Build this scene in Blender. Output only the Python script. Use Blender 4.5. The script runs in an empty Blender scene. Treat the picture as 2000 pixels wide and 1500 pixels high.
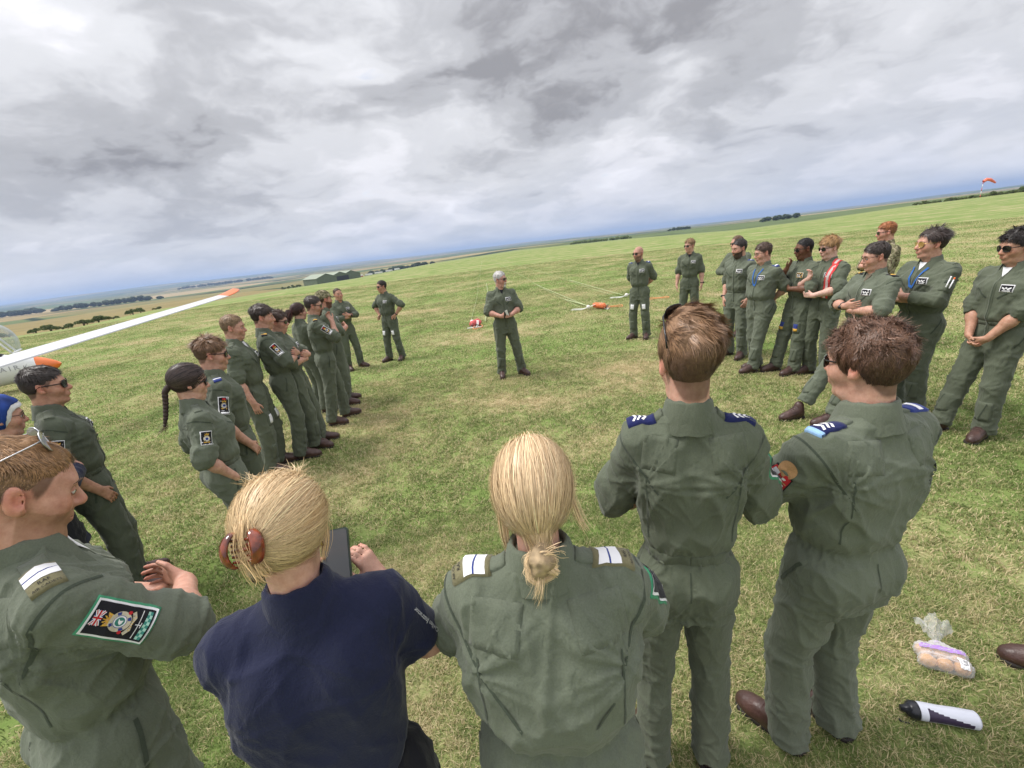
import bpy, bmesh, math, random
import numpy as np
from mathutils import Vector, Matrix
from mathutils.bvhtree import BVHTree

sc = bpy.context.scene
COL = sc.collection
rnd = random.Random(7)

# ------------------------------------------------------------------ camera
CAM_H = 2.15
ROLL, PITCH = math.radians(6.87), math.radians(18.228)
cam_d = bpy.data.cameras.new('camera')
cam_d.sensor_width = 36.0
cam_d.lens = 820.0 / 2000.0 * 36.0
cam_d.clip_start = 0.05
cam_d.clip_end = 40000.0
cam = bpy.data.objects.new('camera', cam_d)
COL.objects.link(cam)
_f = Vector((0, math.cos(PITCH), -math.sin(PITCH)))
_u = Vector((0, math.sin(PITCH), math.cos(PITCH)))
_r = Vector((1, 0, 0))
_cr = _r * math.cos(ROLL) - _u * math.sin(ROLL)
_cu = _r * math.sin(ROLL) + _u * math.cos(ROLL)
cam.matrix_world = Matrix(((_cr.x, _cu.x, -_f.x, 0), (_cr.y, _cu.y, -_f.y, 0), (_cr.z, _cu.z, -_f.z, CAM_H), (0, 0, 0, 1)))
sc.camera = cam

# ------------------------------------------------------------------ world, sun, exposure
SUN_EL, SUN_AZ = math.radians(56), math.radians(-75)      # azimuth from +Y towards +X
world = bpy.data.worlds.new('World')
sc.world = world
world.use_nodes = True
wn, wl = world.node_tree.nodes, world.node_tree.links
wn.clear()


def N(t, **kw):
    n = wn.new(t)
    for k, v in kw.items():
        setattr(n, k, v)
    return n


def M2(op, a, b=None, c=None):
    n = wn.new('ShaderNodeMath'); n.operation = op
    for i, x in enumerate((a, b, c)):
        if x is None: continue
        if isinstance(x, (int, float)): n.inputs[i].default_value = x
        else: wl.new(x, n.inputs[i])
    return n.outputs[0]


def VM(op, a, b=None):
    n = wn.new('ShaderNodeVectorMath'); n.operation = op
    for i, x in enumerate((a, b)):
        if x is None: continue
        if isinstance(x, (tuple, list)): n.inputs[i].default_value = x
        else: wl.new(x, n.inputs[i])
    return n.outputs['Value'] if op in ('LENGTH', 'DISTANCE', 'DOT_PRODUCT') else n.outputs[0]


def build_sky():
    tc = N('ShaderNodeTexCoord').outputs['Generated']
    sep = N('ShaderNodeSeparateXYZ'); wl.new(tc, sep.inputs[0])
    z = M2('MAXIMUM', sep.outputs[2], 0.0)
    inv = M2('DIVIDE', 1.0, M2('ADD', z, 0.28))
    comb = N('ShaderNodeCombineXYZ')
    wl.new(M2('MULTIPLY', sep.outputs[0], inv), comb.inputs[0])
    wl.new(M2('MULTIPLY', sep.outputs[1], inv), comb.inputs[1])
    P = comb.outputs[0]                                     # point on the cloud layer

    def noise(vec, scale, detail, rough, dist=0.0, lac=2.0):
        n = N('ShaderNodeTexNoise'); n.noise_dimensions = '3D'
        wl.new(vec, n.inputs['Vector'])
        n.inputs['Scale'].default_value = scale; n.inputs['Detail'].default_value = detail
        n.inputs['Roughness'].default_value = rough; n.inputs['Distortion'].default_value = dist
        n.inputs['Lacunarity'].default_value = lac
        return n
    # warp so that cloud edges billow
    wn1 = noise(P, 1.7, 5, 0.55)
    w = VM('SCALE', VM('SUBTRACT', wn1.outputs['Color'], (0.5, 0.5, 0.5)))
    w.node.inputs['Scale'].default_value = 0.62
    PW = VM('ADD', P, w)
    stretch = VM('MULTIPLY', PW, (0.85, 1.0, 1.0))
    big = noise(stretch, 1.1, 4, 0.5).outputs['Fac']
    med = noise(stretch, 3.0, 8, 0.52, 0.1).outputs['Fac']
    fine = noise(VM('ADD', stretch, (7.3, 1.1, 3.0)), 7.5, 7, 0.55, 0.1).outputs['Fac']
    dens = M2('ADD', M2('MULTIPLY', big, 0.70), M2('ADD', M2('MULTIPLY', med, 0.52), M2('MULTIPLY', fine, 0.17)))
    # the large dark banks and bright breaks, as positions on the cloud layer
    def at(d, s=1.0):
        i = s / (d[2] + 0.28); return (d[0] * i, d[1] * i, 0)
    blobs = [(at((-.499, .816, .29)), 1.05, .29), (at((.304, .907, .291)), 1.15, .27), (at((-.05, .90, .43)), .7, .02),
             (at((-.551, .748, .37)), .45, -.24), (at((-.30, .925, .235)), .62, -.03), (at((-.193, .902, .385)), .34, -.10),
             (at((.60, .74, .30)), .9, .08), (at((-.672, .727, .139)), 1.3, .10), (at((.05, .97, .24)), .5, .08),
             (at((.30, .94, .165)), .9, -.07), (at((-.33, .93, .15)), 1.0, -.05)]
    for pos, rad, amp in blobs:
        d = VM('DISTANCE', PW, pos)
        rad *= .62
        g = M2('POWER', 2.718, M2('MULTIPLY', M2('MULTIPLY', d, d), -1.0 / (rad * rad)))
        dens = M2('ADD', dens, M2('MULTIPLY', g, amp))
    ramp = N('ShaderNodeValToRGB'); wl.new(dens, ramp.inputs[0])
    cr = ramp.color_ramp; cr.interpolation = 'EASE'
    cr.elements[0].position = 0.52; cr.elements[0].color = (0.84, 0.83, 0.87, 1)
    cr.elements[1].position = 1.04; cr.elements[1].color = (0.235, 0.235, 0.25, 1)
    for p, c in ((0.64, (0.70, 0.695, 0.73, 1)), (0.76, (0.56, 0.565, 0.59, 1)), (0.90, (0.38, 0.385, 0.405, 1))):
        e = cr.elements.new(p); e.color = c
    # towards the horizon the layers run together in blue-grey distance
    hz = M2('POWER', 2.718, M2('MULTIPLY', z, -13.0))
    mixh = N('ShaderNodeMix'); mixh.data_type = 'RGBA'
    hcol = N('ShaderNodeMix'); hcol.data_type = 'RGBA'
    hb = noise(VM('MULTIPLY', P, (0.8, 0.8, 1)), 1.0, 6, 0.6).outputs['Fac']
    hramp = N('ShaderNodeMapRange'); wl.new(hb, hramp.inputs[0])
    hramp.inputs[1].default_value = 0.40; hramp.inputs[2].default_value = 0.60
    wl.new(hramp.outputs[0], hcol.inputs[0])
    hcol.inputs[6].default_value = (0.36, 0.42, 0.56, 1); hcol.inputs[7].default_value = (0.66, 0.68, 0.74, 1)
    wl.new(M2('MULTIPLY', hz, 0.85), mixh.inputs[0])
    wl.new(ramp.outputs[0], mixh.inputs[6]); wl.new(hcol.outputs[2], mixh.inputs[7])
    # a thicker overcast is brighter overhead than at the horizon
    zen = M2('ADD', 0.96, M2('MULTIPLY', M2('POWER', z, 1.5), 1.1))
    sky = N('ShaderNodeTexSky', sky_type='NISHITA', sun_disc=False)
    sky.sun_elevation = SUN_EL; sky.sun_rotation = SUN_AZ
    bg_sky = N('ShaderNodeBackground'); bg_sky.inputs[1].default_value = 0.06
    wl.new(sky.outputs[0], bg_sky.inputs[0])
    bg_cl = N('ShaderNodeBackground')
    wl.new(mixh.outputs[2], bg_cl.inputs[0])
    wl.new(M2('MULTIPLY', zen, SKY_GAIN), bg_cl.inputs[1])
    # small gaps of blue where the layer thins out
    gap = N('ShaderNodeMapRange'); wl.new(M2('ADD', med, M2('MULTIPLY', fine, 0.25)), gap.inputs[0])
    gap.inputs[1].default_value = 0.33; gap.inputs[2].default_value = 0.43
    gap.inputs[3].default_value = 0.45; gap.inputs[4].default_value = 1.0
    mx = N('ShaderNodeMixShader')
    wl.new(gap.outputs[0], mx.inputs[0]); wl.new(bg_sky.outputs[0], mx.inputs[1]); wl.new(bg_cl.outputs[0], mx.inputs[2])
    out = N('ShaderNodeOutputWorld'); wl.new(mx.outputs[0], out.inputs[0])


SKY_GAIN = 0.54
HAZE_DENSITY = 1.5e-4
build_sky()
sun_d = bpy.data.lights.new('sun', 'SUN')
sun_d.energy = 1.5
sun_d.angle = math.radians(20)
sun_d.color = (1.0, 0.965, 0.91)
sun = bpy.data.objects.new('sun', sun_d)
COL.objects.link(sun)
_sd = Vector((math.cos(SUN_EL) * math.sin(SUN_AZ), math.cos(SUN_EL) * math.cos(SUN_AZ), math.sin(SUN_EL)))
sun.rotation_euler = _sd.to_track_quat('Z', 'Y').to_euler()
sun.location = (0, 0, 60)
sc.view_settings.view_transform = 'Standard'
sc.view_settings.look = 'None'
sc.view_settings.exposure = 1.24
sc.view_settings.gamma = 1.0
sc.view_settings.use_curve_mapping = False
sc.render.engine = 'CYCLES'
sc.cycles.use_denoising = True
sc.cycles.max_bounces = 6
sc.cycles.diffuse_bounces = 2
sc.cycles.glossy_bounces = 2
sc.cycles.transmission_bounces = 4
sc.cycles.transparent_max_bounces = 8
sc.cycles.volume_bounces = 0
sc.cycles.caustics_reflective = False
sc.cycles.caustics_refractive = False


# ------------------------------------------------------------------ generic helpers
def link_mesh(name, verts, faces, mat=None, parent=None, smooth=True, attr=None, mats=None, midx=None):
    me = bpy.data.meshes.new(name)
    v = np.asarray(verts, dtype=np.float32).reshape(-1, 3)
    if isinstance(faces, np.ndarray):
        nf, k = faces.shape
        me.vertices.add(len(v)); me.vertices.foreach_set('co', v.ravel())
        me.loops.add(nf * k); me.polygons.add(nf)
        me.loops.foreach_set('vertex_index', faces.astype(np.int32).ravel())
        me.polygons.foreach_set('loop_start', np.arange(0, nf * k, k, dtype=np.int32))
        me.update(calc_edges=True)
    else:
        me.from_pydata(v.tolist(), [], [list(f) for f in faces])
    if smooth and len(me.polygons):
        me.polygons.foreach_set('use_smooth', np.ones(len(me.polygons), dtype=bool))
    for m in (mats or ([mat] if mat else [])):
        me.materials.append(m)
    if midx is not None:
        me.polygons.foreach_set('material_index', np.asarray(midx, dtype=np.int32))
    if attr is not None:
        a = me.color_attributes.new('Col', 'FLOAT_COLOR', 'POINT')
        c = np.ones((len(v), 4), dtype=np.float32); c[:, :3] = attr
        a.data.foreach_set('color', c.ravel())
    o = bpy.data.objects.new(name, me)
    COL.objects.link(o)
    if parent is not None:
        o.parent = parent
    return o


def thing(name, label, cat, loc=(0, 0, 0), rz=0.0, group=None):
    o = bpy.data.objects.new(name, None); COL.objects.link(o)
    o.empty_display_size = 0.2
    o.location = loc; o.rotation_euler = (0, 0, rz)
    tag(o, label, cat, group)
    return o


def tag(o, label=None, cat=None, group=None, kind=None):
    if label: o['label'] = label
    if cat: o['category'] = cat
    if group: o['group'] = group
    if kind: o['kind'] = kind
    return o


class MB:
    """collects simple shapes into one mesh"""
    def __init__(s): s.v = []; s.f = []; s.m = []
    def add(s, v, f, m=0):
        b = len(s.v); s.v += [tuple(x) for x in v]; s.f += [tuple(i + b for i in q) for q in f]; s.m += [m] * len(f)
        return s
    def box(s, lo, hi, m=0, M=None):
        x0, y0, z0 = lo; x1, y1, z1 = hi
        v = [(x0, y0, z0), (x1, y0, z0), (x1, y1, z0), (x0, y1, z0), (x0, y0, z1), (x1, y0, z1), (x1, y1, z1), (x0, y1, z1)]
        if M is not None: v = [tuple(M @ Vector(p)) for p in v]
        return s.add(v, [(3, 2, 1, 0), (4, 5, 6, 7), (0, 1, 5, 4), (1, 2, 6, 5), (2, 3, 7, 6), (3, 0, 4, 7)], m)
    def tube(s, pts, rad, n=8, m=0, caps=True, flat=1.0, upv=None):
        pts = [Vector(p) for p in pts]; k = len(pts)
        rad = [rad] * k if isinstance(rad, (int, float)) else list(rad)
        v = []; f = []
        t0 = (pts[1] - pts[0]).normalized()
        a = Vector(upv) if upv else (Vector((0, 0, 1)) if abs(t0.z) < .9 else Vector((1, 0, 0)))
        u = t0.cross(a).normalized()
        for i in range(k):
            t = (pts[min(i + 1, k - 1)] - pts[max(i - 1, 0)]).normalized()
            u = (u - t * u.dot(t)).normalized(); w = t.cross(u)
            for j in range(n):
                q = 2 * math.pi * j / n
                v.append(pts[i] + (u * math.cos(q) + w * math.sin(q) * flat) * rad[i])
        for i in range(k - 1):
            for j in range(n):
                a0 = i * n + j; b0 = i * n + (j + 1) % n
                f.append((a0, b0, b0 + n, a0 + n))
        if caps:
            f.append(tuple(reversed(range(n)))); f.append(tuple(range((k - 1) * n, k * n)))
        return s.add(v, f, m)
    def ball(s, c, r, nu=12, nv=8, m=0, sc_=(1, 1, 1)):
        v = [(c[0], c[1], c[2] + r * sc_[2])]; f = []
        for i in range(1, nv):
            th = math.pi * i / nv
            for j in range(nu):
                ph = 2 * math.pi * j / nu
                v.append((c[0] + r * sc_[0] * math.sin(th) * math.cos(ph), c[1] + r * sc_[1] * math.sin(th) * math.sin(ph), c[2] + r * sc_[2] * math.cos(th)))
        v.append((c[0], c[1], c[2] - r * sc_[2])); L = len(v) - 1
        for j in range(nu):
            f.append((0, 1 + j, 1 + (j + 1) % nu)); f.append((L, L - nu + (j + 1) % nu, L - nu + j))
        for i in range(nv - 2):
            for j in range(nu):
                a0 = 1 + i * nu + j; b0 = 1 + i * nu + (j + 1) % nu
                f.append((a0, a0 + nu, b0 + nu, b0))
        return s.add(v, f, m)
    def build(s, name, mat, parent=None, smooth=True):
        if isinstance(mat, (list, tuple)):
            return link_mesh(name, s.v, s.f, None, parent, smooth, mats=list(mat), midx=s.m)
        return link_mesh(name, s.v, s.f, mat, parent, smooth)


# ------------------------------------------------------------------ materials
def new_mat(name):
    m = bpy.data.materials.new(name); m.use_nodes = True
    nt = m.node_tree; b = nt.nodes['Principled BSDF']
    return m, nt, b


def mnode(nt, t, ins=None, **kw):
    n = nt.nodes.new(t)
    for k, v in kw.items(): setattr(n, k, v)
    for k, v in (ins or {}).items():
        if hasattr(v, 'is_linked') or isinstance(v, bpy.types.NodeSocket): nt.links.new(v, n.inputs[k])
        else: n.inputs[k].default_value = v
    return n


def ramp(nt, fac, stops):
    r = nt.nodes.new('ShaderNodeValToRGB'); nt.links.new(fac, r.inputs[0])
    e = r.color_ramp.elements
    e[0].position = stops[0][0]; e[0].color = (*stops[0][1], 1)
    e[1].position = stops[-1][0]; e[1].color = (*stops[-1][1], 1)
    for p, c in stops[1:-1]:
        q = e.new(p); q.color = (*c, 1)
    return r


def plain(name, col, rough=0.6, var=0.12, scale=8.0, bump=0.0, bscale=60.0, metal=0.0, spec=0.5, coat=0.0, trans=0.0, alpha=1.0):
    m, nt, b = new_mat(name)
    tc = mnode(nt, 'ShaderNodeTexCoord')
    nz = mnode(nt, 'ShaderNodeTexNoise', {'Vector': tc.outputs['Object'], 'Scale': scale, 'Detail': 5.0})
    lo = tuple(max(0, c * (1 - var)) for c in col); hi = tuple(min(1, c * (1 + var)) for c in col)
    r = ramp(nt, nz.outputs['Fac'], [(0.3, lo), (0.7, hi)])
    nt.links.new(r.outputs[0], b.inputs['Base Color'])
    b.inputs['Roughness'].default_value = rough; b.inputs['Metallic'].default_value = metal
    b.inputs['Specular IOR Level'].default_value = spec; b.inputs['Coat Weight'].default_value = coat
    b.inputs['Transmission Weight'].default_value = trans; b.inputs['Alpha'].default_value = alpha
    if bump:
        n2 = mnode(nt, 'ShaderNodeTexNoise', {'Vector': tc.outputs['Object'], 'Scale': bscale, 'Detail': 4.0})
        bp = mnode(nt, 'ShaderNodeBump', {'Height': n2.outputs['Fac'], 'Strength': bump, 'Distance': 0.01})
        nt.links.new(bp.outputs[0], b.inputs['Normal'])
    return m


def cloth_mat(name, col, var=0.10, weave=0.25, fold=0.4, rough=0.88):
    m, nt, b = new_mat(name)
    tc = mnode(nt, 'ShaderNodeTexCoord'); P = tc.outputs['Object']
    n0 = mnode(nt, 'ShaderNodeTexNoise', {'Vector': P, 'Scale': 5.0, 'Detail': 6.0, 'Roughness': 0.6})
    n1 = mnode(nt, 'ShaderNodeTexNoise', {'Vector': P, 'Scale': 260.0, 'Detail': 2.0})
    add = mnode(nt, 'ShaderNodeMath', {0: n0.outputs['Fac'], 1: n1.outputs['Fac']}, operation='ADD')
    lo = tuple(c * (1 - var) for c in col); hi = tuple(c * (1 + var) for c in col)
    r = ramp(nt, add.outputs[0], [(0.75, lo), (1.25, hi)])
    r.inputs[0].default_value = 0
    half = mnode(nt, 'ShaderNodeMath', {0: add.outputs[0], 1: 0.5}, operation='MULTIPLY')
    nt.links.new(half.outputs[0], r.inputs[0])
    r.color_ramp.elements[0].position = 0.38; r.color_ramp.elements[1].position = 0.62
    nt.links.new(r.outputs[0], b.inputs['Base Color'])
    b.inputs['Roughness'].default_value = rough
    b.inputs['Specular IOR Level'].default_value = 0.25
    b.inputs['Sheen Weight'].default_value = 0.12
    mp = mnode(nt, 'ShaderNodeMapping', {'Vector': P}); mp.inputs['Scale'].default_value = (1.0, 1.0, 0.55); mp.inputs['Rotation'].default_value = (0.5, 0.4, 0.3)
    n2 = mnode(nt, 'ShaderNodeTexNoise', {'Vector': mp.outputs[0], 'Scale': 26.0, 'Detail': 3.0, 'Roughness': 0.5, 'Distortion': 1.2})
    bp = mnode(nt, 'ShaderNodeBump', {'Height': n2.outputs['Fac'], 'Strength': fold, 'Distance': 0.012})
    bp2 = mnode(nt, 'ShaderNodeBump', {'Height': n1.outputs['Fac'], 'Strength': weave, 'Distance': 0.002, 'Normal': bp.outputs[0]})
    nt.links.new(bp2.outputs[0], b.inputs['Normal'])
    return m


def attr_mat(name, rough=0.5, sss=0.0, bump=0.0, bscale=200.0, spec=0.4, sheen=0.0):
    m, nt, b = new_mat(name)
    a = mnode(nt, 'ShaderNodeAttribute', attribute_name='Col')
    nt.links.new(a.outputs['Color'], b.inputs['Base Color'])
    b.inputs['Roughness'].default_value = rough; b.inputs['Specular IOR Level'].default_value = spec
    if sss:
        b.inputs['Subsurface Weight'].default_value = sss; b.inputs['Subsurface Radius'].default_value = (0.012, 0.004, 0.002); b.inputs['Subsurface Scale'].default_value = 1.0
    b.inputs['Sheen Weight'].default_value = sheen
    if sss:
        tc0 = mnode(nt, 'ShaderNodeTexCoord'); q1 = mnode(nt, 'ShaderNodeTexNoise', {'Vector': tc0.outputs['Object'], 'Scale': 38.0, 'Detail': 6.0, 'Roughness': 0.7})
        q2 = ramp(nt, q1.outputs['Fac'], [(0.3, (0.80, 0.66, 0.62)), (0.7, (1.12, 1.10, 1.08))]); q3 = mnode(nt, 'ShaderNodeMix', {0: 1.0, 6: a.outputs['Color'], 7: q2.outputs[0]}, data_type='RGBA', blend_type='MULTIPLY')
        nt.links.new(q3.outputs[2], b.inputs['Base Color'])
    if bump:
        tc = mnode(nt, 'ShaderNodeTexCoord')
        n2 = mnode(nt, 'ShaderNodeTexNoise', {'Vector': tc.outputs['Object'], 'Scale': bscale, 'Detail': 3.0})
        bp = mnode(nt, 'ShaderNodeBump', {'Height': n2.outputs['Fac'], 'Strength': bump, 'Distance': 0.004})
        nt.links.new(bp.outputs[0], b.inputs['Normal'])
    return m


MT = {
    'green': cloth_mat('flight suit cloth', (0.100, 0.115, 0.080)),
    'green2': cloth_mat('worn flight suit cloth', (0.117, 0.134, 0.097)),
    'green3': cloth_mat('dark flight suit cloth', (0.088, 0.102, 0.071)),
    'seam': cloth_mat('seam cloth', (0.050, 0.063, 0.044)),
    'navy': cloth_mat('navy polo knit', (0.010, 0.013, 0.038), weave=0.5, fold=0.3),
    'white_cloth': cloth_mat('white cloth', (0.70, 0.70, 0.72), var=0.05),
    'scarf': cloth_mat('blue headscarf cloth', (0.02, 0.07, 0.33)),
    'olive': cloth_mat('olive rank slide cloth', (0.17, 0.155, 0.085)),
    'blue_slide': cloth_mat('blue rank slide cloth', (0.012, 0.017, 0.085)),
    'pale_blue': cloth_mat('pale blue cloth', (0.30, 0.50, 0.78)),
    'lanyard': cloth_mat('blue lanyard', (0.03, 0.13, 0.42)),
    'blackcloth': cloth_mat('black cloth', (0.012, 0.012, 0.016)),
    'brown_tee': cloth_mat('brown undershirt', (0.13, 0.10, 0.07)),
    'hivis': cloth_mat('red sash cloth', (0.62, 0.06, 0.06), var=0.06),
    'hivis_grey': cloth_mat('reflective band cloth', (0.62, 0.50, 0.49), var=0.06),
    'gold': cloth_mat('gold braid', (0.62, 0.36, 0.05)),
    'red': cloth_mat('red thread', (0.45, 0.02, 0.025)),
    'crest': cloth_mat('crest beige thread', (0.52, 0.47, 0.35)),
    'teal': cloth_mat('teal thread', (0.04, 0.20, 0.16)),
    'mint': cloth_mat('mint thread', (0.30, 0.52, 0.42)),
    'edge_green': cloth_mat('bright green edging', (0.05, 0.25, 0.13)),
    'flag_blue': cloth_mat('flag blue thread', (0.03, 0.05, 0.22)),
    'tan': cloth_mat('tan badge cloth', (0.42, 0.24, 0.11)),
    'leather': plain('brown boot leather', (0.060, 0.030, 0.024), 0.42, 0.35, 14, 0.25, 90),
    'sole': plain('dark rubber sole', (0.018, 0.013, 0.012), 0.7),
    'lace': plain('boot lace', (0.07, 0.035, 0.03), 0.8),
    'metal': plain('steel', (0.55, 0.55, 0.56), 0.3, 0.05, metal=1.0),
    'goldmetal': plain('gold wire', (0.65, 0.46, 0.18), 0.28, 0.05, metal=1.0),
    'lens': plain('dark sunglass lens', (0.008, 0.007, 0.008), 0.08, 0.1, spec=0.6, coat=0.5),
    'lens_amber': plain('amber lens', (0.34, 0.20, 0.06), 0.1, 0.1, spec=0.6, coat=0.5),
    'lens_grey': plain('pale lens', (0.42, 0.44, 0.46), 0.12, 0.1, spec=0.6, coat=0.5),
    'frame': plain('black frame plastic', (0.010, 0.009, 0.010), 0.25, 0.2),
    'eye': plain('eye white', (0.62, 0.58, 0.55), 0.2, 0.05),
    'iris': plain('dark iris', (0.03, 0.022, 0.016), 0.15, 0.1),
    'skin': attr_mat('skin', 0.52, 0.12, 0.10, 260.0, 0.38),
    'hair': attr_mat('hair', 0.42, 0.0, 0.0, 10, 0.45),
    'haircap': attr_mat('hair base', 0.65, 0.0, 0.5, 160.0, 0.3),
    'tortoise': plain('tortoiseshell clip', (0.17, 0.03, 0.010), 0.12, 0.75, 45, coat=0.7),
    'screen': plain('phone glass', (0.115, 0.12, 0.125), 0.12, 0.06, coat=0.6),  # grey base colour carries the sky's reflection on the glass
    'case': plain('phone case', (0.035, 0.055, 0.045), 0.5),
    'white_print': plain('white print', (0.75, 0.75, 0.76), 0.7, 0.03),
    'watch': plain('watch strap', (0.012, 0.012, 0.013), 0.4, 0.2),
    'orange': plain('orange fabric', (0.78, 0.15, 0.02), 0.6, 0.12),
}
# ------------------------------------------------------------------ ground and far country
# (azimuth deg, distance of the field's brow, slope to the brow, slopes seen at 600 / 1200 / 3000 / 9000 m)
PROF = [(-180, 180, .030, .032, .020, .010, .000), (-90, 150, .040, .034, .020, .010, .000), (-49.3, 125, .0455, .034, .0185, .0090, -.0011),
        (-44.5, 130, .0470, .034, .0190, .0090, -.0027), (-38.6, 170, .0375, .034, .0200, .0090, -.0037), (-32.2, 260, .0370, .032, .0200, .0085, -.0030),
        (-24.8, 480, .0325, .030, .0200, .0085, -.0021), (-17.8, 600, .0290, .028, .0185, .0080, -.0022), (-8.0, 620, .0190, .0185, .0135, .0070, -.0012),
        (2.1, 640, .0130, .0130, .0095, .0050, -.0011), (9.7, 520, .0150, .0145, .0100, .0050, -.0002), (17.0, 460, .0165, .0150, .0105, .0062, .0035),
        (28.9, 360, .0230, .0165, .0112, .0080, .0042), (36.5, 300, .0200, .0150, .0110, .0080, .0047), (43.6, 260, .0143, .0120, .0090, .0070, .0042),
        (50.4, 240, .0122, .0100, .0080, .0060, .0010), (90, 220, .0120, .0100, .0080, .0060, .0000), (180, 180, .030, .032, .020, .010, .000)]
_pa = np.array([p[0] for p in PROF]); _pp = np.array([p[1:] for p in PROF])


def prof(az):
    return [float(np.interp(az, _pa, _pp[:, i])) for i in range(6)]


def ground_z(x, y):
    r = math.hypot(x, y)
    if r < 20: return 0.0
    az = math.degrees(math.atan2(x, y))
    D, s0, s6, s12, s3, s9 = prof(az)
    if r <= D:
        q = CAM_H - r * (s0 + 0.0045 * (1 - r / D))            # falls away along the line of sight, so all of it shows
        h = max(0.0, min(1.0, 0.5 + 0.5 * q / 0.6))
        return q * (1 - h) - 0.6 * h * (1 - h) * 0.5 if q < 0.6 else 0.0
    ks = [math.log(D), math.log(max(D * 1.35, 300)), math.log(max(900, D * 1.7)), math.log(1500), math.log(3200), math.log(9000), math.log(16000)]
    sl = [s0, s0 * 1.10 + 0.003, s6 * 0.72, s12 * 0.95, s3, s9, s9 + 0.0003]
    s = float(np.interp(math.log(r), ks, sl))
    wob = 0.0009 * math.sin(az * 0.31 + 1.3 * math.log(r) * 3) + 0.0005 * math.sin(az * 0.93 + math.log(r) * 7)
    if r > 2500: s += wob * min(1, (r - 2500) / 3000)
    return CAM_H - r * s


AZ = np.concatenate([np.arange(-180, -66, 6.0), np.arange(-66, 66, 0.6), np.arange(66, 180, 6.0)])


def polar_mesh(name, rfun, nr, mat, closed_centre):
    v = []; f = []
    na = len(AZ)
    for i in range(nr + 1):
        for a in AZ:
            r = rfun(a, i / nr); x = r * math.sin(math.radians(a)); y = r * math.cos(math.radians(a))
            v.append((x, y, ground_z(x, y)))
    for i in range(nr):
        for j in range(na):
            a0 = i * na + j; b0 = i * na + (j + 1) % na
            f.append((a0, a0 + na, b0 + na, b0))
    if closed_centre:
        v.append((0, 0, 0)); f += [(len(v) - 1, j, (j + 1) % na) for j in range(na)][0:0] + [(len(v) - 1, (j), (j + 1) % na)[::-1] for j in range(na)]
    return link_mesh(name, v, f, mat, None, True)


def patch_colour(nt):
    """shared by the turf sheet and its blades: green and straw patches, in world metres"""
    geo = mnode(nt, 'ShaderNodeNewGeometry'); P = geo.outputs['Position']
    mp = mnode(nt, 'ShaderNodeMapping', {'Vector': P}); mp.inputs['Scale'].default_value = (1, 1, 0); mp.inputs['Location'].default_value = (11.0, 23.0, 0)
    n1 = mnode(nt, 'ShaderNodeTexNoise', {'Vector': mp.outputs[0], 'Scale': 0.55, 'Detail': 7.0, 'Roughness': 0.68, 'Distortion': 0.4})
    mp2 = mnode(nt, 'ShaderNodeMapping', {'Vector': mp.outputs[0]}); mp2.inputs['Scale'].default_value = (0.25, 1.3, 1); mp2.inputs['Rotation'].default_value = (0, 0, 0.25)
    n2 = mnode(nt, 'ShaderNodeTexNoise', {'Vector': mp2.outputs[0], 'Scale': 0.22, 'Detail': 6.0, 'Roughness': 0.65})
    mp3 = mnode(nt, 'ShaderNodeMapping', {'Vector': mp.outputs[0]})
    n3 = mnode(nt, 'ShaderNodeTexNoise', {'Vector': mp3.outputs[0], 'Scale': 3.2, 'Detail': 5.0, 'Roughness': 0.7})
    n1b = mnode(nt, 'ShaderNodeMath', {0: n1.outputs['Fac'], 1: 1.5, 2: -0.25}, operation='MULTIPLY_ADD')
    a = mnode(nt, 'ShaderNodeMath', {0: n1b.outputs[0], 1: n2.outputs['Fac']}, operation='ADD')
    b = mnode(nt, 'ShaderNodeMath', {0: n3.outputs['Fac'], 1: 0.5, 2: a.outputs[0]}, operation='MULTIPLY_ADD')
    return b.outputs[0], P           # about 0.8 .. 1.7, mean 1.25


def turf_mat():
    m, nt, b = new_mat('mown turf')
    f, P = patch_colour(nt)
    fine = mnode(nt, 'ShaderNodeTexNoise', {'Vector': P, 'Scale': 9.0, 'Detail': 8.0, 'Roughness': 0.75})
    vf = mnode(nt, 'ShaderNodeTexNoise', {'Vector': P, 'Scale': 60.0, 'Detail': 3.0, 'Roughness': 0.7})
    g = mnode(nt, 'ShaderNodeMath', {0: fine.outputs['Fac'], 1: 0.55, 2: f}, operation='MULTIPLY_ADD')
    g2 = mnode(nt, 'ShaderNodeMath', {0: vf.outputs['Fac'], 1: 0.35, 2: g.outputs[0]}, operation='MULTIPLY_ADD')
    mr = mnode(nt, 'ShaderNodeMapRange', {0: g2.outputs[0], 1: 1.33, 2: 1.98})
    r = ramp(nt, mr.outputs[0], [(0.0, (0.105, 0.165, 0.040)), (0.25, (0.145, 0.208, 0.056)), (0.55, (0.195, 0.245, 0.080)), (0.80, (0.270, 0.275, 0.120)), (1.0, (0.37, 0.31, 0.175))])
    nt.links.new(r.outputs[0], b.inputs['Base Color'])
    b.inputs['Roughness'].default_value = 0.95; b.inputs['Specular IOR Level'].default_value = 0.1
    bp = mnode(nt, 'ShaderNodeBump', {'Height': g2.outputs[0], 'Strength': 0.7, 'Distance': 0.03})
    nt.links.new(bp.outputs[0], b.inputs['Normal'])
    return m


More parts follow.
